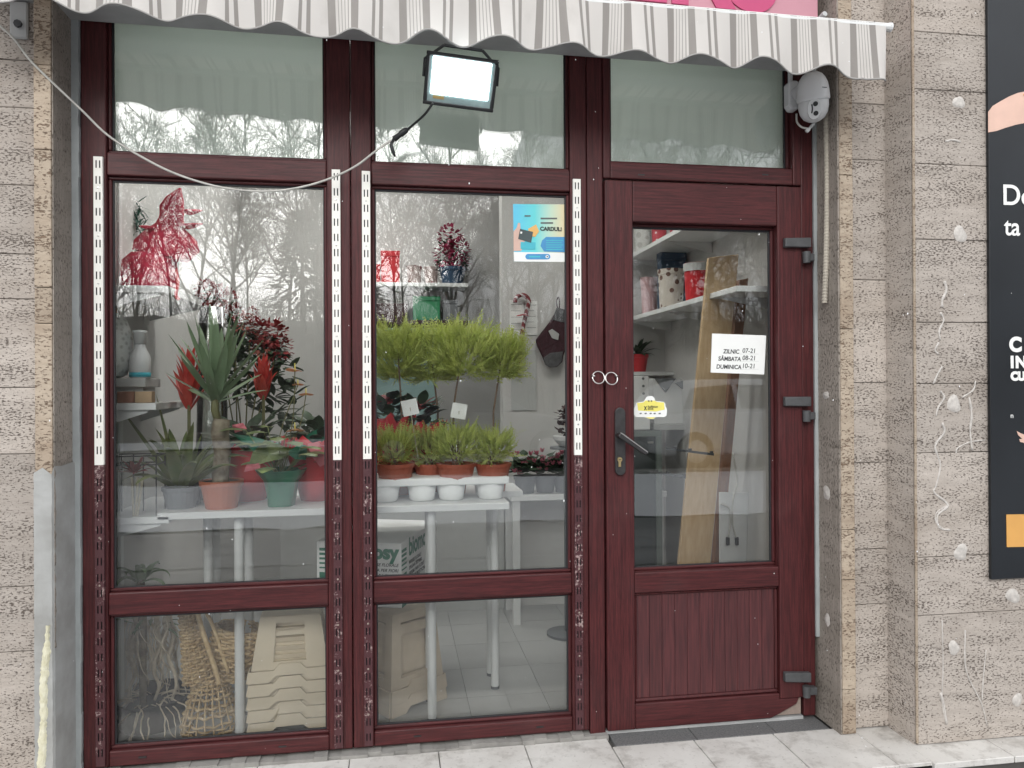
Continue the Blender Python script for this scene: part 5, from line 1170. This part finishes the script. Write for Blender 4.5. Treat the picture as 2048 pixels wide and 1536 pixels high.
# low bench with cyclamens
YN = 1.30; zN = P(1080, 985, YN).z
t = thing('bench', 'low white bench against the partition wall', 'bench', (1.0, 1.4, 0)); xa = P(1022, 990, 1.22).x
MB().box(xa, 1.40, 1.22, 1.54, zN-.03, zN).build('bench_top', 'white_paint', t, bevel=.002)
for x in (xa+.03, 1.37):
    for y in (1.25, 1.51): MB().box(x-.018, x+.018, y-.018, y+.018, .0005, zN-.0305).build('leg', 'white_paint', t)
random.seed(14)
for px, lb_, pm in ((1050,'dark leafed cyclamen at the left end of the low bench','pot_grey'),(1090,'cyclamen with pink blooms in a grey pot on the low bench','pot_grey'),(1128,'cyclamen on the low bench partly behind the window frame','pot_grey')):
    Y = YN; c = P(px, 930, Y); t = thing('cyclamen', lb_, 'plant', (c.x, Y, zN), 0, 'cyclamens on the low bench'); cup(t, 'pot', pm, (c.x,Y,zN+.0006), .058, .044, .09)
    g = MB()
    for i in range(110): d = Vector((random.gauss(0,1), random.gauss(0,1), abs(random.gauss(0,.8)))).normalized(); az = math.atan2(d.y, d.x); g.leaf(Vector((c.x,Y,zN+.11))+d*random.uniform(.03,.09), az, R(random.uniform(-10,50)), .05, .045, R(40), 5, .2, lambda t_: max(0, math.sin(math.pi*min(1, t_*.85+.15))))
    g.build('leaves', 'dark_leaf', t); g = MB()
    for i in range(14): p_ = Vector((c.x+random.uniform(-.08,.08), Y+random.uniform(-.10,.02), zN+random.uniform(.10,.21))); [g.leaf(p_, k*1.3+i, R(60), .028, .015, R(20), 4, .3) for k in range(5)]
    g.build('blooms', 'pink_flower', t); 
t = thing('black_candelabra_plant', 'black leafed plant in a white bowl at the right edge of the middle window', 'plant', P(1130, 890, 1.05)); c = P(1132, 880, 1.05)
MB().lathe([(.03,0),(.06,.03),(.065,.05),(.06,.052)], (c.x,1.05,c.z-.03), 18).build('bowl', 'white_plastic', t); g = MB()
for i in range(120): g.leaf((c.x+random.uniform(-.03,.05),1.05+random.uniform(-.04,.04),c.z+random.uniform(.02,.17)), random.uniform(0,6.28), R(random.uniform(-20,60)), .035, .025, R(30), 4, .3)
g.build('leaves', 'box_dark', t)
zq = c.z-.032; t = thing('plant_stand', 'slim stand under the black leafed plant', 'stand', (c.x, 1.05, 0)); MB().tube([(c.x,1.05,.02),(c.x,1.05,zq-.012)], .012, 10).build('column', 'pot_grey', t); MB().lathe([(.10,0),(.10,.012),(.02,.02)], (c.x,1.05,.0006), 18).build('foot', 'pot_grey', t); MB().lathe([(.08,0),(.08,.011)], (c.x,1.05,zq-.0115), 18).build('plate', 'pot_grey', t)
# ---- right wall shelves seen through the door
def shelf_r(label, px, py, Yf, xe=1.27, y0_=.12, y1_=1.54):
    z = P(px, py, Yf).z; t = thing('wall_shelf', label, 'shelf', (1.519, .8, z), 0, 'white shelves on the right inner wall')
    MB().box(xe, 1.519, y0_, y1_, z-.022, z).build('board', 'white_paint', t, bevel=.0015)
    for y in (.3, .9, 1.45): MB().prism([(1.518,z-.023),(xe+.03,z-.023),(xe+.03,z-.03),(1.518,z-.075)], y, y+.003, lambda a_, b_, t_: (a_, t_, b_)).build('bracket', 'white_paint', t)
    return z
zA = shelf_r('lower white shelf on the right wall with spotted pots', 1262, 632, 1.36); zBq = shelf_r('upper white shelf on the right wall behind the door glass', 1262, 506, 1.36)
xs_ = 1.39
def on_r(px, xw): # Y where the sight line px meets plane X = xw
    d = ray(px, 700); return CAM.y+d.y*(xw/d.x)
def rpot(label, px, ytop, z0, rpx, mat, lidm=None, xw=1.37):
    Y = on_r(px, xw); return small_pot(label, px, ytop, z0, Y, rpx, mat, 'ceramic_pot', .86, 'pots on the right wall shelves', lidm)
rpot('narrow plum pot at the far end of the lower right shelf', 1274, 572, zA, 10, 'glitter'); rpot('plain pink lidded pot on the lower right shelf', 1298, 556, zA, 17, 'pink_pot', 'pink_pot')
rpot('white pot with brown spots on the lower right shelf', 1342, 540, zA, 27, 'dot_brown'); rpot('pot with cream top and red base on the lower right shelf', 1394, 528, zA, 27, 'red_paper', 'paper_grey')
rpot('cream dotted vase on the upper right shelf', 1284, 440, zBq, 17, 'dot_white'); rpot('red dotted pot at the far end of the upper right shelf', 1265, 470, zBq, 10, 'dot_red'); rpot('red dotted pot right of the cream vase on the upper shelf', 1318, 440, zBq, 16, 'dot_red'); rpot('near red dotted pot on the upper right shelf', 1352, 430, zBq, 14, 'dot_red')
Yq = on_r(1350, 1.44); a, b = P(1318, 498, Yq), P(1370, 560, Yq); solid_box('dark blue gift bag behind the spotted pot on the lower right shelf', 1322, 1372, 496, zA, Yq, .06, 'blue_pot', name='gift_bag')
# leaning planks
def plank(label, b0, b1, t0, t1, th, mat):
    v = Vector((.0,th,0)); t = [b0, b1, t1, t0]; o_ = MB().hexa(t, [p_+v for p_ in t]).build('plank', mat, bevel=.002); tag(o_, label, 'plank', 'planks leaning inside the door'); return o_
def fl_at(px, Y): 
    d = ray(px, 768); s = (Y-CAM.y)/d.y; x = CAM.x+d.x*s; return Vector((x, Y, .002))
plank('wide pale wooden plank leaning inside the door', fl_at(1335,.62), fl_at(1400,.62), P(1418,515,.34), P(1478,508,.34), .022, 'wood_plank')
plank('narrow dark wooden plank leaning beside the wide one', fl_at(1408,.70), fl_at(1424,.70), P(1478,560,.42), P(1497,556,.42), .03, 'wood_dark')
# white panel with clips and cable
t = thing('white_panel', 'white panel with black clips and a white cable behind the door glass', 'panel', fl_at(1475, .60)); a0, a1, b1, b0 = fl_at(1438,.60), fl_at(1522,.60), P(1498,986,.54), P(1440,985,.54)
MB().hexa([a0,a1,b1,b0], [p_+Vector((0,.012,0)) for p_ in (a0,a1,b1,b0)]).build('board', 'white_paint', t)
for q in ([(1442,1008),(1458,1016),(1461,1040),(1457,1075)], [(1465,905),(1474,960),(1466,1000),(1465,1045),(1472,1075)]): MB().tube(smooth_path([P(x, y, .525) for x, y in q], 6), .004, 8).build('cable', 'cable_white', t, smooth=True)
for px in (1455, 1473): a, b = P(px-3, 1074, .53), P(px+3, 1090, .53); MB().box(a.x, b.x, .520, .534, b.z, a.z).build('clip', 'black_plastic', t, bevel=.002)
# black bracket rails
for y_, lb_ in ((897,'dark metal shelf bracket in front of the wide plank'),(943,'lower dark metal shelf bracket beside the wide plank')):
    x0, x1 = (1332, 1428) if y_ < 900 else (1300, 1372); a, b = P(x0, y_, .29), P(x1, y_+12, .29); t = thing('shelf_bracket', lb_, 'bracket', b, 0, 'dark shelf brackets inside the door')
    MB().hexa([a+Vector((0,0,-.004)), b+Vector((0,0,-.005)), b+Vector((0,0,.005)), a+Vector((0,0,.004))], [a+Vector((0,.004,-.004)), b+Vector((0,.004,-.005)), b+Vector((0,.004,.005)), a+Vector((0,.004,.004))]).build('arm', 'dark_metal', t)
    for k in (.18, .5, .95): p_ = a.lerp(b, k); MB().box(p_.x-.006, p_.x+.006, .287, .296, p_.z+.004, p_.z+.012).build('lug', 'dark_metal', t)
# glitter bag on dark trolley
Yg = .95; a, b = P(1452, 765, Yg), P(1536, 898, Yg)
t = thing('glitter_bag', 'pink and plum glitter gift bag on a dark trolley inside the door', 'gift bag', ((a.x+b.x)/2, Yg, b.z)); n = 10
MB().hexa([(a.x,Yg,b.z),(b.x,Yg,b.z),(b.x+.01,Yg+.02,a.z),(a.x-.01,Yg+.02,a.z)], [(a.x,Yg+.12,b.z),(b.x,Yg+.12,b.z),(b.x+.01,Yg+.10,a.z),(a.x-.01,Yg+.10,a.z)]).build('bag', 'glitter', t, bevel=.004)
MB().tube(smooth_path([(a.x+.04,Yg+.018,a.z-.01),(a.x+.06,Yg+.0,a.z+.05),(b.x-.06,Yg+.0,a.z+.05),(b.x-.04,Yg+.018,a.z-.01)], 6), .003, 6).build('handle', 'dark_metal', t)
t = thing('trolley', 'dark trolley under the glitter bag', 'trolley', ((a.x+b.x)/2, Yg, 0)); MB().box(a.x-.02, 1.50, Yg-.03, Yg+.20, b.z-.03, b.z-.0006).build('deck', 'cabinet', t); MB().box(a.x-.02, 1.50, Yg-.03, Yg+.20, .15, .17).build('deck', 'cabinet', t)
for x in (a.x-.01, 1.49):
    for y in (Yg-.02, Yg+.19): MB().tube([(x,y,.04),(x,y,b.z-.031)], .009, 8).build('post', 'dark_metal', t); MB().ball((x,y,.021), .02, .5, 1, 1, 10).build('castor', 'black_plastic', t)
# cabinet with snowman bags
Yc = 1.18; a, b = P(1240, 862, Yc), P(1322, 862, Yc)
t = thing('cabinet', 'dark glazed cabinet standing behind the door handle', 'cabinet', ((a.x+b.x)/2, Yc+.15, 0)); MB().box(a.x, b.x, Yc, Yc+.33, .002, a.z).build('carcass', 'cabinet', t, bevel=.003)
for x0, x1, z0, z1 in ((a.x,a.x+.03,.05,a.z-.03),(b.x-.03,b.x,.05,a.z-.03),(a.x,b.x,a.z-.03,a.z-.001),(a.x,b.x,.003,.05)): MB().box(x0+.0004, x1-.0004, Yc-.012, Yc-.0004, z0+.0003, z1-.0003).build('door_frame', 'cabinet_frame', t)
MB().tube([(a.x+.14,Yc-.02,a.z-.06),(a.x+.17,Yc-.02,a.z-.06)], .006, 8).build('knob', 'steel', t)
for k, (x0, x1, y0_, lb_) in enumerate(((1246,1300,752,'white snowman gift bag on the cabinet'),(1308,1372,757,'white gift bag with dark points beside the snowman bag'))):
    Yk = Yc+.06+.05*k; a2, b2 = P(x0, y0_, Yk), P(x1, y0_, Yk); z0 = a.z+.0006 if k == 0 else P(1340, 848, Yk).z; t = thing('gift_bag', lb_, 'gift bag', ((a2.x+b2.x)/2, Yk, z0))
    MB().hexa([(a2.x,Yk,z0),(b2.x,Yk,z0),(b2.x,Yk+.02,a2.z),(a2.x,Yk+.02,a2.z)], [(a2.x,Yk+.11,z0),(b2.x,Yk+.11,z0),(b2.x,Yk+.09,a2.z),(a2.x,Yk+.09,a2.z)]).build('bag', 'white_paint', t, bevel=.003)
    if k == 0:
        for j in range(3): c = P(1288, 757+15*j, Yk-.004); MB().lathe([(.007,0),(.007,.004)], (c.x,Yk+.012-.004*j,c.z), 12, M=Matrix.Rotation(R(90),4,'X')).build('button', 'ink_grey', t)
    else:
        for pts in ([(1312,757),(1352,757),(1342,770),(1332,785),(1322,772)], [(1352,766),(1371,760),(1366,778)]):
            pp = [P(x, y, Yk) for x, y in pts]; MB().prism([(v.x, v.z) for v in pp], Yk-.002, Yk+.022, lambda a_, b_, t_: (a_, t_, b_)).build('dark_point', 'pot_grey', t)
        t2 = thing('side_table', 'small grey table under the gift bag with dark points', 'table', ((a2.x+b2.x)/2, Yk, 0)); MB().box(a2.x-.01, b2.x+.08, Yk-.02, Yk+.2, z0-.03, z0-.0006).build('table_top', 'paper_grey', t2)
        for x in (a2.x+.01, b2.x+.06): MB().tube([(x,Yk+.1,.001),(x,Yk+.1,z0-.031)], .012, 8).build('leg', 'white_paint', t2)
# dark plant under the lower right shelf
random.seed(9); Yk = on_r(1275, 1.36); c = P(1275, 690, Yk); z0 = zA-.30
t = thing('shade_plant', 'dark leafy plant with red bloom below the lower right shelf', 'plant', (c.x, Yk, z0)); g = MB()
for i in range(40): az = i*2.4; g.leaf((c.x,Yk,z0+.10), az, R(random.uniform(10,75)), random.uniform(.08,.15), .03, R(70), 6, .3)
g.build('leaves', 'dark_leaf', t); cup(t, 'pot', 'red_paper', (c.x,Yk,z0+.001), .06, .045, .10)
t2 = thing('wall_shelf', 'short shelf below the spotted pots on the right wall', 'shelf', (1.5, Yk, z0)); MB().box(1.29, 1.519, Yk-.15, 1.55, z0-.02, z0).build('board', 'white_paint', t2)

# ================================================================ THE STREET (seen mirrored in the glass)
def sheet(name, x0, x1, ya, yb, z, mat, nx=2, ny=2, amp=0, kind='structure', fz=None):
    g = MB(); vs = []; fs = []
    for j in range(ny+1):
        for i in range(nx+1):
            x = x0+(x1-x0)*i/nx; y = ya+(yb-ya)*j/ny; vs.append((x, y, (fz(x, y) if fz else z)+random.uniform(-amp, amp)))
    for j in range(ny):
        for i in range(nx): q = j*(nx+1)+i; fs.append((q, q+1, q+nx+2, q+nx+1))
    return g.add(vs, fs).build(name, mat, smooth=bool(amp), kind=kind)
sheet('ground', -400, 400, -600, 60, GZ-.06, 'snow')
sheet('pavement', -60, 60, -3.4, -.35, GZ, 'slush', 40, 8)
sheet('slush_strip', -60, 60, -5.0, -3.4, GZ+.004, 'slush', 60, 6, .006)
random.seed(2)
sheet('snow_verge', -40, 40, -8.4, -4.9, GZ, 'snow', 240, 18, .0, fz=lambda x, y: GZ+.02+.16*max(0, 1-abs((y+6.9)/1.7)**2)*(.6+.4*math.sin(x*1.7)*math.sin(x*.63+1))+random.uniform(-.02,.02))
sheet('road', -120, 120, -15.2, -8.2, GZ-.03, 'asphalt', 60, 8)
MB().box(-60, 60, -8.45, -8.3, GZ-.05, GZ+.09).build('kerb', 'concrete', kind='structure')
sheet('far_verge', -60, 60, -18, -15.1, GZ, 'snow', 60, 6, .03)
random.seed(12)
sheet('wooded_bank', -90, 110, -60, -17.5, 0, 'bank', 90, 16, .25, fz=lambda x, y: GZ+4.3*min(1, max(0, (-y-18)/13))**.8)
def branch(g, p, d, L_, r, lv, mx):
    n = 3 if lv < mx else 2; q = [p]; dd = d.copy()
    for k in range(n): dd = (dd+Vector((random.gauss(0,.16), random.gauss(0,.16), random.gauss(.05,.12)))).normalized(); q.append(q[-1]+dd*(L_/n))
    g.tube(q, [max(.0065, r*(1-.45*k/n)) for k in range(n+1)], 5 if lv < 2 else 3, False)
    if lv >= mx: return
    nc = (5, 5, 4, 4, 3)[lv]
    for i in range(nc):
        t_ = random.uniform(.35,1.) if lv else random.uniform(.3,1.); j = min(n-1, int(t_*n)); p_ = q[j].lerp(q[j+1], t_*n-j if t_*n-j <= 1 else 1)
        ang = random.uniform(R(22), R(55)); ax_ = dd.orthogonal().normalized(); ax_ = Matrix.Rotation(random.uniform(0,6.28),3,dd) @ ax_
        nd = (dd*math.cos(ang)+ax_*math.sin(ang)+Vector((0,0,.12))).normalized(); branch(g, p_, nd, L_*random.uniform(.5,.75), r*.52, lv+1, mx)
protos = []
TL = 'bare winter tree across the road, mirrored in the shop windows'
for k in range(6):
    random.seed(100+k); t = thing('bare_tree', TL, 'tree', (0,0,0), 0, 'bare trees across the road')
    H = random.uniform(8.5,11.5); q = [Vector((0,0,-.4))]; d = Vector((random.uniform(-.12,.12), random.uniform(-.08,.08), 1))
    for j in range(9): d = (d+Vector((random.gauss(0,.07), random.gauss(0,.07), .08))).normalized(); q.append(q[-1]+d*H/9)
    MB().tube(q, [.075*(1-.08*j) for j in range(10)], 7).build('trunk', 'bark', t, local=True)
    g = MB(); nb_ = 22
    for i in range(nb_):
        f_ = .22+.78*(i+random.random())/nb_; j = min(8, int(f_*9)); p_ = q[j].lerp(q[j+1], f_*9-j if f_*9-j <= 1 else 1)
        az = i*2.4+random.uniform(-.6,.6); e = R(random.uniform(25,70)); branch(g, p_, Vector((math.cos(az)*math.cos(e), math.sin(az)*math.cos(e), math.sin(e))), random.uniform(1.6,3.0)*(1.15-.6*f_), .045*(1.2-.7*f_), 1, 4)
    g.build('crown', 'bark', t, local=True); protos.append(t)
random.seed(55)
spots = []
for row, (Yr, nn) in enumerate(((-20,12),(-24,16),(-28,18),(-33,20))):
    for i in range(nn): spots.append((-17+40*(i+random.uniform(.1,.9))/nn*(1+.14*row)-2.5*row, Yr+random.uniform(-2,2)))
used = set()
for i, (x, y) in enumerate(spots):
    k = i % 6
    if k in used: o_ = copy_tree(protos[k])
    else: o_ = protos[k]; used.add(k)
    o_.location = (x, y, GZ+4.3*min(1, max(0, (-y-18)/13))**.8); o_.rotation_euler = (0,0,random.uniform(0,6.28)); s_ = random.uniform(.6,.9); o_.scale = (s_, s_, s_)
for x, y, h in ((-1.6,-24,5.6),(-3.4,-26,4.6),(11.2,-25,6.2),(8.2,-27,5.0)):
    z0 = GZ+4.3*min(1, max(0, (-y-18)/13))**.8; t = thing('evergreen_tree', 'dark evergreen among the bare trees across the road', 'tree', (x,y,z0), 0, 'evergreens across the road'); MB().tube([(x,y,z0-.3),(x,y,z0+h)], [.14,.03], 7).build('trunk', 'bark', t); g = MB()
    for i in range(1400):
        k = random.random()**.8; r = 1.5*(1-k)**.8*random.uniform(.5,1.)+.1; a_ = random.uniform(0,6.28); g.leaf((x+r*math.cos(a_), y+r*math.sin(a_), z0+.6+k*h*.95), a_, R(random.uniform(-40,20)), random.uniform(.25,.5), .16, .4, 2, .3)
    g.build('crown', 'evergreen', t)
random.seed(64); g = MB()
for i in range(9000):
    x = random.uniform(-24,34); y = random.uniform(-33,-19); z = GZ+4.3*min(1, max(0, (-y-18)/13))**.8-.1; h = random.uniform(.5,2.2); p_ = Vector((x,y,z)); d = Vector((random.gauss(0,.3), random.gauss(0,.2), 1))*h; q_ = p_+d; s_ = Vector((.011,0,0))
    g.add([p_-s_, p_+s_, q_], [(0,1,2)])
    for k in range(2): a_ = p_.lerp(q_, random.uniform(.3,.8)); e_ = a_+Vector((random.gauss(0,.35), random.gauss(0,.2), random.uniform(.2,.7)))*h*.45; g.add([a_-s_*.7, a_+s_*.7, e_], [(0,1,2)])
o_ = g.build('thicket', 'bark', kind='stuff'); o_['label'] = 'leafless brushwood on the bank across the road'
def car(label, x, y, mat, dirx=1):
    t = thing('parked_car', label, 'car', (x, y, GZ-.03)); W_ = .86; s = dirx
    if dirx < 0: t.rotation_euler = (0,0,math.pi)
    body = [(-2.1,.32),(-2.13,.62),(-2.05,.92),(-1.2,.98),(.75,.96),(1.6,.86),(2.05,.72),(2.12,.5),(2.08,.3),(1.75,.25),(-1.8,.25)]
    MB().prism(body, -W_, W_, lambda u_, v_, t_: (u_, t_, v_)).build('body', mat, t, local=True, bevel=.06, seg=3)
    cab = [(-1.95,.955),(-1.6,1.38),(-1.2,1.5),(-.1,1.52),(.25,1.45),(1.05,.955)]; g = MB(); n = len(cab)
    g.add([(u_, sgn*(W_-.03-(v_-.95)*.28), v_) for sgn in (-1,1) for u_, v_ in cab], [tuple(range(n)), tuple(range(2*n-1,n-1,-1))]+[(i+n,(i+1) % n+n,(i+1) % n,i) for i in range(n)]).build('cabin', mat, t, local=True, bevel=.05, seg=3)
    for sgn in (-1, 1):
        for pts in ([(-1.5,1.02),(-1.35,1.36),(-.62,1.42),(-.58,1.02)], [(-.5,1.02),(-.53,1.42),(.1,1.40),(.78,1.02)]):
            vs = [(u_, sgn*(W_-.03-(v_-.95)*.28+.004), v_) for u_, v_ in pts]; MB().add(vs, [(0,1,2,3)]).build('side_window', 'car_glass', t, local=True, solid=.004)
        for wx in (-1.32, 1.32):
            wh = MB().lathe([(.20,-.10),(.31,-.10),(.325,-.06),(.325,.06),(.31,.10),(.20,.10)], (wx,sgn*(W_-.06),.325), 26, M=Matrix.Rotation(R(90),4,'X')).build('wheel', 'tyre', t, local=True)
            MB().lathe([(.05,-.108),(.19,-.105),(.20,.105),(.05,.108)], (wx,sgn*(W_-.06),.325), 20, M=Matrix.Rotation(R(90),4,'X')).build('rim', 'steel', wh, local=True)
        MB().hexa([(1.75,sgn*.55,.62),(2.085,sgn*.52,.60),(2.06,sgn*.52,.74),(1.70,sgn*.55,.82)], [(1.70,sgn*(W_+.004),.62),(1.98,sgn*(W_-.05),.60),(1.95,sgn*(W_-.05),.75),(1.66,sgn*(W_+.004),.82)]).build('headlight', 'lamp_clear', t, local=True)
        MB().box(1.60, 1.68, sgn*(W_+.003)-.003, sgn*(W_+.003)+.003, .70, .76).build('indicator', 'indicator', t, local=True)
        MB().box(.55, .72, sgn*(W_+.09)-.07, sgn*(W_+.09)+.07, .98, 1.10).build('mirror', mat, t, local=True, bevel=.02)
    g = MB(); g.add([(.32,-.66,1.43),(.32,.66,1.43),(1.04,.80,.985),(1.04,-.80,.985)], [(0,1,2,3)]).build('windscreen', 'car_glass', t, local=True, solid=.006)
    MB().box(2.0, 2.125, -.45, .45, .36, .56).build('grille', 'black_plastic', t, local=True)
    return t
xx = P(935, 800, 11).x; car('dark grey car on the road, mirrored behind the cypresses', xx, -11.0, 'car_grey')
xx = P(1390, 800, 9.9).x; car('white car on the road, mirrored in the door glass', xx+1.0, -9.9, 'car_white')
# falling snow
random.seed(41); g = MB()
for i in range(170):
    Y = random.uniform(-1.5,-.06) if i < 155 else random.uniform(-6,-2.6); c = P(random.uniform(0,2048), random.uniform(0,1500), Y)
    if c.z < .05 or (c.y > -.26 and c.x > 1.5) or (c.y > -.16 and c.x < -.98) or (c.z > 2.1 and c.y > -.36): continue
    r = random.uniform(.0005,.0011); g.ball(c, r, 1, 1, random.uniform(1,1.8), 6, wob=.2)
o_ = g.build('falling_snow', 'flake', kind='stuff'); o_['label'] = 'small snowflakes falling in front of the shop'; o_['category'] = 'snow'
